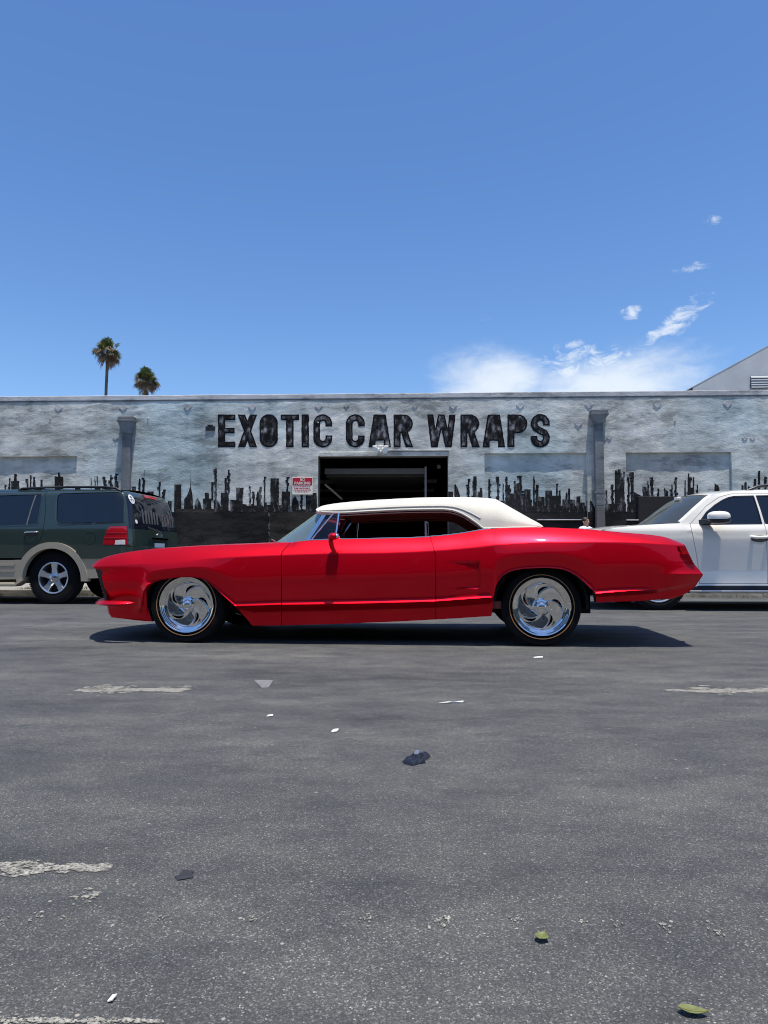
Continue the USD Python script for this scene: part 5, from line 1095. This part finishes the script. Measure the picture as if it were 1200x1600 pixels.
v1 = wv.poly([(1096, 812), (1104, 800.5), (1117, 789.5), (1129, 781.8), (1138, 777.8), (1146, 776), (1177, 775), (1190, 818.2), (1098, 819.3)])
v2 = wv.poly([(1182, 774.9), (1240, 774), (1300, 774.5), (1306, 816.5), (1196, 818.1)])
v3 = wv.poly([(1318, 775), (1420, 776), (1440, 814), (1322, 816.5)])
wg = unary_union([LineString(wv.xz(l)).buffer(0.0035) for l in ([(1078, 818), (1080.5, 828), (1083.5, 842), (1088, 865), (1091.5, 888), (1093.5, 912)], [(1194, 818), (1198, 850), (1199, 912)], [(1312, 766), (1316, 840), (1330, 872)], [(1093, 912), (1330, 912)])])
fd = wv.poly([(1078, 818), (1080.5, 828), (1083.5, 842), (1088, 865), (1091.5, 888), (1093.5, 913), (1199, 913), (1198, 850), (1194, 818), (1184, 770), (1140, 770), (1105, 785)])
frame_gap = LineString(wv.xz([(1079, 818), (1103, 791), (1124, 776.5), (1142, 771.5), (1310, 769.5)])).buffer(0.003)
bd = shell.difference(unary_union([v1, v2, v3, wg, frame_gap, warch(0.455)])).intersection(FLIM)
fdp = fd.difference(unary_union([v1, v2, wg]))
wv.add('body_side', bd.difference(wv.poly([(1079, 819), (1083.5, 842), (1091.5, 888), (1093.5, 913), (1199, 913), (1198, 850), (1194, 819)])), 'white_paint')
FD = wv.add('front_door', bd.intersection(wv.poly([(1079, 819), (1083.5, 842), (1091.5, 888), (1093.5, 913), (1199, 913), (1198, 850), (1194, 819)])), 'white_paint')
for v_ in (v1, v2, v3):
    wv.add('window', v_.buffer(0.003), 'tinted_glass', -0.007, 0.012)
    wv.add('window_trim', v_.buffer(0.010).difference(v_.buffer(-0.004)), 'black_trim', 0.001, 0.012)
ax0 = Polygon(wv.xz([(1062, 817.4), (1078, 818), (1097, 797), (1118, 780), (1140, 772.2), (1130, 769.2), (1115, 773.2), (1102, 780.5), (1082, 799)]))
rk = wv.poly([(1075, 915.5), (1480, 915.5), (1480, 922), (1075, 922)]).difference(warch(0.455))
wv.add('rocker_panel', rk, 'black_trim', -0.01, 0.05)
s0, s1 = wv.xz([(1070, 923.5)])[0], wv.xz([(1320, 923.5)])[0]
for s in (-1, 1):
    obj('step_board', boxm(s0[0], s1[0], min(s * 0.80, s * 1.03), max(s * 0.80, s * 1.03), s0[1] - 0.022, s0[1] + 0.018, 0.012), 'dull_chrome', wv.path)
hx = wv.xz([(1187, 842)])[0]
hr = wv.add('handle_recess', Polygon([(hx[0] + 0.115 * math.cos(a), hx[1] + 0.045 * math.sin(a)) for a in np.linspace(0, 6.2832, 28)]), 'grey_plastic', 0.002, 0.01, both=False, parent=FD)
obj('handle', tube([[hx[0] - 0.12, -0.995, hx[1] + 0.03], [hx[0] - 0.06, -1.035, hx[1] + 0.02], [hx[0] + 0.06, -1.035, hx[1] + 0.02], [hx[0] + 0.12, -0.995, hx[1] + 0.03]], 0.02, 10), 'white_paint', FD, smooth=True)
# bonnet, screen, roof
hp = np.array(wv.xz([(941, 827.8), (970, 823.8), (995, 821.2), (1030, 819), (1062, 817.4)])); u2 = np.linspace(-1, 1, 21); r_ = (1 - u2[None] ** 2)
hp = np.vstack([[hp[0, 0] - 0.03, hp[0, 1] - 0.35], [hp[0, 0] - 0.04, hp[0, 1] - 0.05], hp])
hd = np.stack([hp[:, :1] - np.array([0.14, 0.14, 0.13, 0.13, 0.15, 0.2, 0.26])[:, None] * r_, (wv.W(hp[:, 1]) - 0.0)[:, None] * u2[None] * np.array([0.93, 0.93, 0.96, 1, 1, 1, 1])[:, None], hp[:, 1:] + np.array([0, 0.02, 0.03, 0.03, 0.03, 0.02, 0.01])[:, None] * r_], -1)
obj('bonnet', compact(hd.reshape(-1, 3), grid_faces(len(hp), 21)), 'white_paint', wv.path, smooth=30)
fr0 = hd[0]; fr1 = fr0.copy(); fr1[:, 2] = 0.32; fr1[:, 0] += 0.05
obj('grille', compact(np.stack([fr1, fr0], 0).reshape(-1, 3), grid_faces(2, 21)), 'black_trim', wv.path, smooth=30)
obj('front_bumper', sweep(np.c_[fr1[:, 0], fr1[:, 1], np.full(21, 0.5)], [(0.06, -0.12), (0.06, 0.10), (-0.05, 0.12), (-0.05, -0.14)]), 'white_paint', wv.path, smooth=40)
wb = np.array(wv.xz([(1063, 817.0), (1071, 810), (1086, 796), (1104, 780), (1113, 774.6)]))
tW = np.linspace(0, 1, 5)
wsg = np.stack([wb[:, :1] + 0.01 - (0.27 * (1 - tW) + 0.13 * tW)[:, None] * r_, (wv.W(wb[:, 1]) - 0.035)[:, None] * u2[None], wb[:, 1:] + (0.012 + 0.038 * tW)[:, None] * r_], -1)
obj('windscreen', compact(wsg.reshape(-1, 3), grid_faces(5, 21)), 'suv_windshield_glass', wv.path, smooth=True)
for s in (0, -1): obj('windscreen_pillar', tube(wsg[:, s] + [0.0, 0.02 if s == 0 else -0.02, 0.0], 0.035, 10), 'white_paint', wv.path, smooth=True)
rp = np.array(wv.xz([(1113, 774.0), (1122, 771.2), (1130, 769.2), (1153, 767), (1200, 765.8), (1300, 764.6), (1400, 766), (1450, 770)]))
rfm = np.stack([rp[:, :1] - np.interp(np.arange(len(rp)), [0, 3], [0.12, 0.0])[:, None] * r_, wv.W(rp[:, 1])[:, None] * u2[None], rp[:, 1:] + np.interp(np.arange(len(rp)), [0, 4], [0.05, 0.06])[:, None] * r_], -1)
obj('roof', compact(rfm.reshape(-1, 3), grid_faces(len(rp), 21)), 'white_paint', wv.path, smooth=30)
zq = float(rp[4, 1]) + 0.03
for s in (-1, 1):
    xq = wv.xz([(1176, 765)])[0][0]
    obj('roof_rail', tube([[xq - 0.05, s * 0.66, zq - 0.03], [xq + 0.12, s * 0.66, zq + 0.035], [xq + 0.4, s * 0.66, zq + 0.05], [xq + 2.2, s * 0.66, zq + 0.05], [xq + 2.4, s * 0.66, zq - 0.03]], 0.022, 8), 'black_trim', wv.path, smooth=True)
tp_ = wsg[3, 8]; obj('toll_tag', boxm(tp_[0] - 0.03, tp_[0] + 0.04, tp_[1] - 0.06, tp_[1] + 0.06, tp_[2] + 0.0, tp_[2] + 0.045, 0.008), 'lamp_white', wv.path)
tl_ = np.array(wv.xz([(1450, 770), (1475, 815), (1480, 915)])); tgm = np.stack([np.broadcast_to(tl_[:, :1], (3, 21)) + 0.05 * r_, wv.W(tl_[:, 1])[:, None] * u2[None], np.broadcast_to(tl_[:, 1:], (3, 21))], -1)
obj('tailgate', compact(tgm.reshape(-1, 3), grid_faces(3, 21)), 'white_paint', wv.path, smooth=30)
zb2 = wv.xz([(1150, 819)])[0][1]
obj('chassis', [boxm(wf + 0.1, wf + 5.1, -0.62, 0.62, 0.36, 0.55), boxm(xw0[0] + 0.5, xw1[0] - 0.5, -0.88, 0.88, 0.36, 0.46), boxm(wf + 0.15, wf + 5.0, -0.80, 0.80, 0.553, zb2 - 0.12), boxm(xw0[0] + 1.4, wf + 5.0, -0.70, 0.70, zb2 - 0.117, zq - 0.14)], 'underbody', wv.path)
for s in (-1, 1):
    obj('front_seat', [boxm(xw0[0] + 1.05, xw0[0] + 1.2, s * 0.40 - 0.24, s * 0.40 + 0.24, zb2 - 0.12, zb2 + 0.15, 0.05), boxm(xw0[0] + 1.08, xw0[0] + 1.18, s * 0.40 - 0.13, s * 0.40 + 0.13, zb2 + 0.18, zb2 + 0.34, 0.04)], 'seat_black', wv.path)
obj('dashboard', boxm(xw0[0] + 0.32, xw0[0] + 0.62, -0.8, 0.8, zb2 - 0.12, zb2 - 0.02, 0.03), 'seat_black', wv.path)
# door mirror
def rounded(c, r, n=2.6, sub=3):
    m = trimesh.creation.icosphere(sub); d = m.vertices; k = (np.abs(d) ** n).sum(1) ** (-1 / n); m.vertices = d * k[:, None] * r + c; return m
for s in (-1, 1):
    q = wv.xz([(1113, 808.8)])[0]; cy = -1.13
    cap = rounded(np.array([q[0], cy, q[1]]), np.array([0.145, 0.105, 0.078])); arm = hull([(q[0] - 0.20, -0.93, q[1] - 0.10), (q[0] - 0.06, -0.93, q[1] - 0.10), (q[0] - 0.19, -0.93, q[1] - 0.03), (q[0] - 0.08, -0.93, q[1] - 0.02), (q[0] - 0.10, -1.10, q[1] - 0.085), (q[0] + 0.06, -1.10, q[1] - 0.085), (q[0] - 0.10, -1.10, q[1] - 0.04), (q[0] + 0.06, -1.10, q[1] - 0.03)])
    low = rounded(np.array([q[0] + 0.005, cy, q[1] - 0.035]), np.array([0.147, 0.10, 0.058]))
    fx = (lambda m: m) if s < 0 else mirror_y
    mm = obj('door_mirror', fx(cap), 'white_paint', wv.path, smooth=True); obj('mirror_base', fx(low), 'black_trim', mm, smooth=True); obj('mirror_arm', fx(arm), 'black_trim', mm)
for xw in (xw0[0], xw1[0]):
    for s in (-1, 1): alloy_wheel(wv.path, xw, -0.905, s, 0.385, 0.275, 0.27, 6, 0.04)

# ------------------------------------------------------------------ fan palms beyond the roof
def palm(px_t, py_t, px_b, Y, scale, seed, label):
    r = np.random.default_rng(seed); c = at(px_t, py_t, Y); b = at(px_b, 700, Y); base = np.array([b[0], Y, 0.0])
    t = thing('palm_tree', label, 'palm tree', base, 0, None)
    k = np.linspace(0, 1, 14); pth = base + (c - base) * k[:, None]; pth[:, 0] += 0.35 * np.sin(k * np.pi) * (-1 if seed % 2 else 1)
    obj('trunk', tube(pth, np.interp(k, [0, 0.05, 0.9, 1], [0.3, 0.17, 0.12, 0.15]), 12), 'palm_trunk', t, smooth=True, world=True)
    def fan(az, el, length, size, mat, droop):
        """One fan leaf: a stalk and a pleated half-round blade of narrow tapering fingers."""
        d = np.array([math.cos(az) * math.cos(el), math.sin(az) * math.cos(el), math.sin(el)])
        s = np.cross(d, [0, 0, 1]); s /= np.linalg.norm(s); u = np.cross(s, d)
        tip = c + d * length; V, F = [], []
        a = c + d * 0.08
        for w in (-0.02, 0.02): V += [a + s * w, tip + s * w * 0.6]
        F += [[0, 2, 3], [0, 3, 1]]
        nf = 13
        for i in range(nf):
            th = (i / (nf - 1) - 0.5) * math.radians(230) + r.normal(0, 0.05)
            L = size * (0.75 + 0.25 * math.cos(th)) * r.uniform(0.85, 1.1)
            e = d * math.cos(th) + s * math.sin(th); n_ = -d * math.sin(th) + s * math.cos(th)
            fold = u * 0.05 * (1 if i % 2 else -1)
            m0 = tip + e * L * 0.5 + fold; m1 = tip + e * L + np.array([0, 0, -droop * L * r.uniform(0.5, 1.2)])
            o = len(V); V += [tip, m0 + n_ * 0.10 * size, m0 - n_ * 0.10 * size, m1]
            F += [[o, o + 1, o + 2], [o + 1, o + 3, o + 2]]
        return trimesh.Trimesh(np.array(V), np.array(F), process=False)
    for i in range(54):
        el = math.radians(r.uniform(-18, 85)) ; az = r.uniform(0, 2 * math.pi)
        obj('frond', fan(az, el, r.uniform(0.45, 0.92) * scale, r.uniform(0.45, 0.68) * scale, 'frond', 0.35), 'frond', t, world=True)
    for i in range(70):
        el = math.radians(r.triangular(-75, -20, 35)); az = r.uniform(0, 2 * math.pi)
        obj('dry_frond', fan(az, el, r.uniform(0.4, 0.9) * scale * (1.05 if el > -0.9 else 1.25), r.uniform(0.3, 0.48) * scale, 'dead_frond', 0.7), 'dead_frond', t, world=True)
palm(168.5, 551, 176.5, 60, 1.1, 3, 'taller thin-trunked fan palm rising above the roof on the left')
palm(229, 596, 232, 66, 1.12, 4, 'shorter fan palm with only its crown over the parapet')

# ------------------------------------------------------------------ the man on the pavement
def figure():
    Y = 16.0; h = at(913, 817.5, Y); yaw = math.radians(-52)       # faces to the right and a little to the street
    base = np.array([h[0] + 0.03, Y, 0.12]); H = float(at(912, 808.6, Y)[2]) - 0.12; k = H / 1.72
    t = thing('person', 'man with short dark hair in a pale shirt standing by the wall', 'person', base, yaw)
    def bone(a, b, ra, rb): return m3.Manifold.batch_hull([m3.Manifold.sphere(ra * k, 20).translate([x * k for x in a]), m3.Manifold.sphere(rb * k, 20).translate([x * k for x in b])])
    def blend(ms, edge=0.02, it=10):
        m = tm(m3.Manifold.batch_boolean(ms, m3.OpType.Add).refine_to_length(edge)); m.merge_vertices(); trimesh.smoothing.filter_taubin(m, iterations=it); return m
    arm = lambda s, sw: [bone((0, s * 0.185, 1.42), (-0.03 + sw * 0.3, s * 0.235, 1.13), 0.05, 0.04), bone((-0.03 + sw * 0.3, s * 0.235, 1.13), (0.06 + sw, s * 0.23, 0.88), 0.038, 0.027),
                         bone((0.06 + sw, s * 0.23, 0.88), (0.085 + sw, s * 0.225, 0.80), 0.03, 0.026)] + [bone((0.085 + sw + 0.012 * (j - 1.5), s * 0.225, 0.80), (0.10 + sw + 0.014 * (j - 1.5), s * (0.22 - 0.004 * j), 0.725 + 0.006 * abs(j - 1.5)), 0.010, 0.008) for j in range(4)] + [bone((0.075 + sw + 0.02, s * 0.205, 0.83), (0.12 + sw, s * 0.185, 0.775), 0.012, 0.009)]
    leg = lambda s, f: [bone((0, s * 0.09, 0.92), (0.02 + f * 0.4, s * 0.095, 0.50), 0.085, 0.055), bone((0.02 + f * 0.4, s * 0.095, 0.50), (f, s * 0.095, 0.09), 0.052, 0.038), bone((f - 0.03, s * 0.095, 0.045), (f + 0.17, s * 0.11, 0.03), 0.045, 0.03)]
    torso = [bone((0, -0.10, 1.40), (0, 0.10, 1.40), 0.085, 0.085), bone((0.0, -0.07, 1.15), (0, 0.07, 1.15), 0.10, 0.10), bone((0, -0.08, 0.96), (0, 0.08, 0.96), 0.095, 0.095), bone((0, 0, 1.36), (0, 0, 1.0), 0.115, 0.11), bone((-0.015, 0, 1.42), (0.0, 0, 1.56), 0.058, 0.052)]
    head = [bone((0.0, 0, 1.64), (-0.01, 0, 1.635), 0.082, 0.085), bone((0.025, 0, 1.575), (0.055, 0, 1.535), 0.062, 0.034), bone((0.075, 0, 1.625), (0.098, 0, 1.59), 0.012, 0.016), bone((0.0, -0.082, 1.61), (-0.008, -0.084, 1.585), 0.016, 0.012), bone((0.0, 0.082, 1.61), (-0.008, 0.084, 1.585), 0.016, 0.012), bone((0.07, -0.03, 1.645), (0.07, 0.03, 1.645), 0.016, 0.016)]
    body = obj('body', blend(torso + head + arm(-1, 0.05) + arm(1, -0.05) + leg(-1, -0.08) + leg(1, 0.12), 0.016, 8), 'skin', t, smooth=True)
    sh = [bone((0, -0.10, 1.405), (0, 0.10, 1.405), 0.098, 0.098), bone((0.0, -0.08, 1.15), (0, 0.08, 1.15), 0.118, 0.118), bone((0, -0.085, 0.93), (0, 0.085, 0.93), 0.118, 0.118), bone((0, 0, 1.37), (0, 0, 0.98), 0.132, 0.130)]
    for s, sw in ((-1, 0.05), (1, -0.05)): sh += [bone((0, s * 0.185, 1.42), (-0.02 + sw * 0.3, s * 0.232, 1.20), 0.064, 0.058)]
    neck = m3.Manifold.cylinder(0.3 * k, 0.058 * k, 0.085 * k, 24).translate([0.01 * k, 0, 1.44 * k])
    obj('shirt', blend([m3.Manifold.batch_boolean(sh, m3.OpType.Add) - neck], 0.02, 6), 'shirt', t, smooth=True)
    tr = [bone((0, -0.075, 0.95), (0, 0.075, 0.95), 0.118, 0.118)]
    for s, f in ((-1, -0.08), (1, 0.12)): tr += [bone((0, s * 0.09, 0.92), (0.02 + f * 0.4, s * 0.095, 0.50), 0.098, 0.072), bone((0.02 + f * 0.4, s * 0.095, 0.50), (f, s * 0.095, 0.12), 0.072, 0.062)]
    obj('trousers', blend(tr, 0.025, 6), 'trousers', t, smooth=True)
    hr = m3.Manifold.sphere(0.090 * k, 32).scale([1.06, 1.0, 0.98]).translate([-0.016 * k, 0, 1.647 * k]) - m3.Manifold.cube([0.3 * k, 0.4 * k, 0.3 * k]).rotate([0, 14, 0]).translate([0.028 * k, -0.2 * k, 1.375 * k]) - m3.Manifold.cube([0.4 * k, 0.4 * k, 0.2 * k]).translate([-0.2 * k, -0.2 * k, 1.385 * k])
    obj('hair', hr, 'hair', t, smooth=40)
    for s in (-1, 1):
        e = obj('eye', ellipsoid(np.array([0.074, s * 0.031, 1.622]) * k, np.array([0.010, 0.014, 0.008]) * k, 2), 'eye_white', t, smooth=True)
        obj('pupil', ellipsoid(np.array([0.083, s * 0.031, 1.622]) * k, np.array([0.003, 0.006, 0.006]) * k, 1), 'hair', e)
        obj('eyebrow', tube(np.array([[0.082, s * 0.016, 1.641], [0.086, s * 0.03, 1.645], [0.074, s * 0.05, 1.640]]) * k, 0.0045 * k, 6), 'hair', t)
        f_ = -0.08 if s < 0 else 0.12
        obj('shoe', hull([(x * k, (s * 0.1 + y) * k, z * k) for x, y, z in ((f_ - 0.08, -0.04, 0.0), (f_ - 0.08, 0.04, 0), (f_ + 0.2, -0.045, 0), (f_ + 0.2, 0.05, 0), (f_ + 0.21, -0.03, 0.05), (f_ + 0.21, 0.035, 0.05), (f_ - 0.07, -0.035, 0.09), (f_ - 0.07, 0.035, 0.09), (f_ + 0.04, 0, 0.10))]), 'black_trim', t, smooth=30)
    obj('mouth', tube(np.array([[0.083, -0.022, 1.558], [0.092, 0, 1.556], [0.083, 0.022, 1.558]]) * k, 0.005 * k, 6), 'lip', t)
figure()

# ------------------------------------------------------------------ worn paint and litter on the road
def blob(cx, cy, rx, ry, seed, rag=0.35, nn=40):
    r = np.random.default_rng(seed); a = np.linspace(0, 2 * np.pi, nn, endpoint=False)
    k = 1 + rag * (2 * meshkit.fbm(np.c_[np.cos(a) * 2.2, np.sin(a) * 2.2, np.full(nn, seed * 3.1)], 4, seed) - 1) * 1.6
    return Polygon(np.c_[cx + rx * k * np.cos(a), cy + ry * k * np.sin(a)]).buffer(0)
def worn(px0, px1, py, hpx, seed, nflake, size=1.0):
    """Flakes of old paint spread along a stripe; photo pixels -> metres on the road. Thick in the middle, crumbling outwards."""
    r = np.random.default_rng(seed); a, b = ground(px0, py), ground(px1, py); t0, t1 = ground((px0 + px1) / 2, py - hpx), ground((px0 + px1) / 2, py + hpx); hw = (t0[1] - t1[1]) / 2
    L = b[0] - a[0]; ps = []
    for i in range(nflake):
        u = r.beta(1.5, 1.2); f = a + (b - a) * u; s = r.lognormal(-0.2, 0.55) * size; v = r.normal(0, 0.42) * (0.35 + 0.65 * meshkit.noise(np.array([[u * 7, seed, 0.0]]))[0] * 1.4)
        ps.append(blob(f[0], f[1] + v * hw, s * 0.009 + L * 0.0018, s * 0.0042, seed * 1000 + i, 0.6, 12))
    return unary_union(ps), (a + b) / 2
def lay(name, poly, mat, label, catg, h=0.0012, group=None):
    c = np.array([poly.centroid.x, poly.centroid.y, 0]); ms = []
    for g_ in getattr(poly, 'geoms', [poly]):
        if g_.geom_type == 'Polygon' and g_.area > 1e-7:
            e = trimesh.creation.extrude_polygon(g_, h, engine='earcut'); e.apply_translation([-c[0], -c[1], 0.0012]); ms.append(e)
    path = numbered('/World', name); m = usdkit.mesh(stage, path, cat(ms), MAT[mat]); UsdGeom.Xformable(m).AddTranslateOp().Set(Gf.Vec3d(*map(float, c)))
    tag(m, label, catg, group, 'stuff' if len(ms) > 1 else None)
p, _ = worn(118, 288, 1078, 7, 1, 380, 1.6); lay('worn_marking', p, 'worn_paint', 'pale worn paint streak on the road below the front wheel', 'road marking')
p, _ = worn(1050, 1290, 1079.5, 7, 2, 480, 1.7); lay('worn_marking', p, 'worn_paint', 'pale worn paint streak on the road at the right edge', 'road marking')
p, _ = worn(-40, 172, 1357, 14, 3, 430, 0.7); lay('worn_marking', p, 'worn_paint', 'flaking pale paint streak on the near asphalt at the left edge', 'road marking')
p, _ = worn(105, 150, 1403, 12, 4, 40, 0.5); lay('worn_marking', p, 'worn_paint', 'small flaked paint scrap just below the left-edge streak', 'road marking')
p, _ = worn(-60, 250, 1597, 8, 5, 200, 0.45); lay('worn_marking', p, 'worn_paint', 'crumbling paint line at the bottom left corner of the road', 'road marking')
for i, (px, py, w) in enumerate([(4, 1440, 9), (54, 1435, 14), (102, 1434, 8), (255, 1434, 9), (396, 1437, 10), (571, 1437, 13), (692, 1442, 20), (808, 1439, 11), (911, 1442, 10), (963, 1445, 10), (1043, 1450, 13), (1122, 1456, 16)]):
    r = np.random.default_rng(i + 50); c = ground(px, py); m_ = w * (1.40 / FPX) * 0.5
    ps = [blob(c[0] + r.normal(0, 0.9) * m_, c[1] + r.normal(0, 1.2) * m_, m_ * r.uniform(0.12, 0.42), m_ * r.uniform(0.15, 0.5), i * 31 + j, 0.5, 18) for j in range(11)]
    lay('paint_fleck', unary_union(ps), 'worn_paint', 'pale paint fleck in the dotted row across the near asphalt', 'road marking', 0.002, 'row of paint flecks across the near asphalt')
lay('repair_patch', Polygon([tuple(ground(a, b)[:2]) for a, b in ((397, 1063), (427, 1063), (419, 1075), (409, 1075))]), 'faded_patch', 'small pale grey tapered patch on the road below the front door', 'patch')
c = ground(290, 1368); lay('tar_spot', blob(c[0], c[1], 0.018, 0.022, 77, 0.4), 'tar', 'small dark tar spot on the asphalt at lower left', 'stain')
def scrap(px, py, pts, label, name='paper_scrap', mat='paper', catg='litter', lift=0.012):
    c = ground(px, py); v = [(x, y, z + 0.002) for x, y, z in pts] + [(x * 0.98, y * 0.98, z + 0.004) for x, y, z in pts]; n_ = len(pts)
    f = [[0, i, i + 1] for i in range(1, n_ - 1)] + [[n_, n_ + i + 1, n_ + i] for i in range(1, n_ - 1)] + [[i, (i + 1) % n_, n_ + (i + 1) % n_] for i in range(n_)] + [[i, n_ + (i + 1) % n_, n_ + i] for i in range(n_)]
    path = numbered('/World', name); m = usdkit.mesh(stage, path, (np.array(v), np.array(f)[:, ::-1]), MAT[mat]); UsdGeom.Xformable(m).AddTranslateOp().Set(Gf.Vec3d(*map(float, c))); tag(m, label, catg)
scrap(523, 1143.5, [(-0.014, -0.012, 0), (0.008, -0.014, 0.002), (0.016, 0.012, 0.007), (-0.006, 0.015, 0.004)], 'small square white paper scrap left of centre on the road')
scrap(706, 1098.5, [(-0.062, -0.01, 0), (-0.02, -0.016, 0.003), (0.0, -0.006, 0.007), (0.05, 0.0, 0.002), (0.06, 0.016, 0.005), (0.01, 0.012, 0.002), (-0.03, 0.006, 0.0)], 'long crumpled white paper strip on the road below the doors')
scrap(841, 1028, [(-0.034, -0.012, 0), (0.03, -0.012, 0.003), (0.036, 0.014, 0.006), (0.0, 0.02, 0.004), (-0.03, 0.012, 0.001)], 'white paper scrap just in front of the rear wheel')
scrap(422, 1119.5, [(-0.014, -0.008, 0), (0.014, -0.009, 0.003), (0.012, 0.01, 0.005), (-0.012, 0.012, 0.001)], 'tiny white paper scrap nearest the repair patch')
scrap(174, 1564, [(-0.004, -0.007, 0), (0.004, -0.006, 0.002), (0.006, 0.008, 0.003), (-0.002, 0.009, 0.001)], 'white chip on the asphalt at the bottom left')
def leaf(px, py, L, w, ang, label, curl=0.35):
    c = ground(px, py); t = thing('fallen_leaf', label, 'leaf', c + [0, 0, 0.004])
    u = np.linspace(0, 1, 9); v = np.linspace(-1, 1, 5); U, V = np.meshgrid(u, v, indexing='ij')
    wid = w * np.sin(np.pi * U ** 0.8) ** 0.8; x = (U - 0.5) * L; y = V * wid * 0.5; z = 0.012 * curl * 4 * (U - 0.5) ** 2 + 0.30 * np.abs(V) * wid * 0.5 + 0.001
    ca, sa = math.cos(ang), math.sin(ang); G_ = np.stack([x * ca - y * sa, x * sa + y * ca, z], -1); B_ = G_ + [0, 0, 0.0008]
    m = [compact(G_.reshape(-1, 3), grid_faces(9, 5, flip=True)), compact(B_.reshape(-1, 3), grid_faces(9, 5))]
    obj('blade', m, 'leaf_green', t, smooth=True); mid = np.stack([x[:, 2] * ca, x[:, 2] * sa, z[:, 2] + 0.0014], -1)
    obj('midrib', tube(np.vstack([mid, mid[-1] + np.array([ca, sa, 0.1]) * L * 0.15]), 0.0007, 6), 'weeds', t, smooth=True)
leaf(847, 1469.5, 0.030, 0.026, math.radians(62), 'small curled yellow-green leaf on the near asphalt')
leaf(1083, 1586, 0.046, 0.022, math.radians(-12), 'larger green leaf on the asphalt at the bottom right')
def crushed():
    c = ground(652, 1188); t = thing('crushed_wrapper', 'crushed glossy black wrapper lying on the road in front of the car', 'litter', c)
    r = np.random.default_rng(5); a = np.linspace(0, 2 * np.pi, 15)[:-1]; n_ = 6
    out = np.array([(0.052 * math.cos(q) * (1 + 0.22 * r.normal()), 0.062 * math.sin(q) * (1 + 0.2 * r.normal())) for q in a]); out = out @ np.array([[1, 0.5], [0.15, 1.0]])
    V = []
    for i in range(n_):
        k = 1 - i / (n_ - 0.3)
        for (x, y) in out: V.append((x * k + r.normal(0, 0.002), y * k + r.normal(0, 0.002), 0.002 + (0.018 * (1 - k) ** 0.6 + abs(r.normal(0, 0.004))) * (i > 0)))
    V = np.array(V); f = []; m = len(out)
    for i in range(n_ - 1):
        for j in range(m): f += [[i * m + j, i * m + (j + 1) % m, (i + 1) * m + (j + 1) % m], [i * m + j, (i + 1) * m + (j + 1) % m, (i + 1) * m + j]]
    f += [[(n_ - 1) * m, (n_ - 1) * m + j, (n_ - 1) * m + j + 1] for j in range(1, m - 1)]
    obj('wrapper', trimesh.Trimesh(V, np.array(f), process=False), 'black_plastic_wrap', t)
    obj('shiny_flap', hull([(-0.012, -0.01, 0.024), (0.004, -0.016, 0.026), (0.008, 0.010, 0.034), (-0.006, 0.014, 0.032), (0, 0, 0.02)]), 'silver_badge', t)
crushed()
# dry weeds along the foot of the kerb, seen under the parked cars
r = np.random.default_rng(12); V, F = [], []
for i in range(2600):
    x = r.uniform(-7.5, 8); z0 = 0.0 if r.random() < 0.3 else 0.12; y = KERB - 0.02 if z0 == 0 else KERB + 0.17 + abs(r.normal(0, 0.03)); hgt = r.uniform(0.02, 0.09) * (0.4 + meshkit.noise(np.array([[x * 1.5, 0, 0]]))[0]); dx = r.normal(0, 0.03)
    o = len(V); V += [(x - 0.006, y, z0), (x + 0.006, y, z0), (x + dx, y - abs(r.normal(0, 0.02)), z0 + hgt)]; F.append([o, o + 1, o + 2])
tag_path(obj('kerb_weeds', trimesh.Trimesh(np.array(V), np.array(F), process=False), 'weeds'), label='dry weeds growing along the kerb under the parked cars', cat='weeds', kind='stuff')
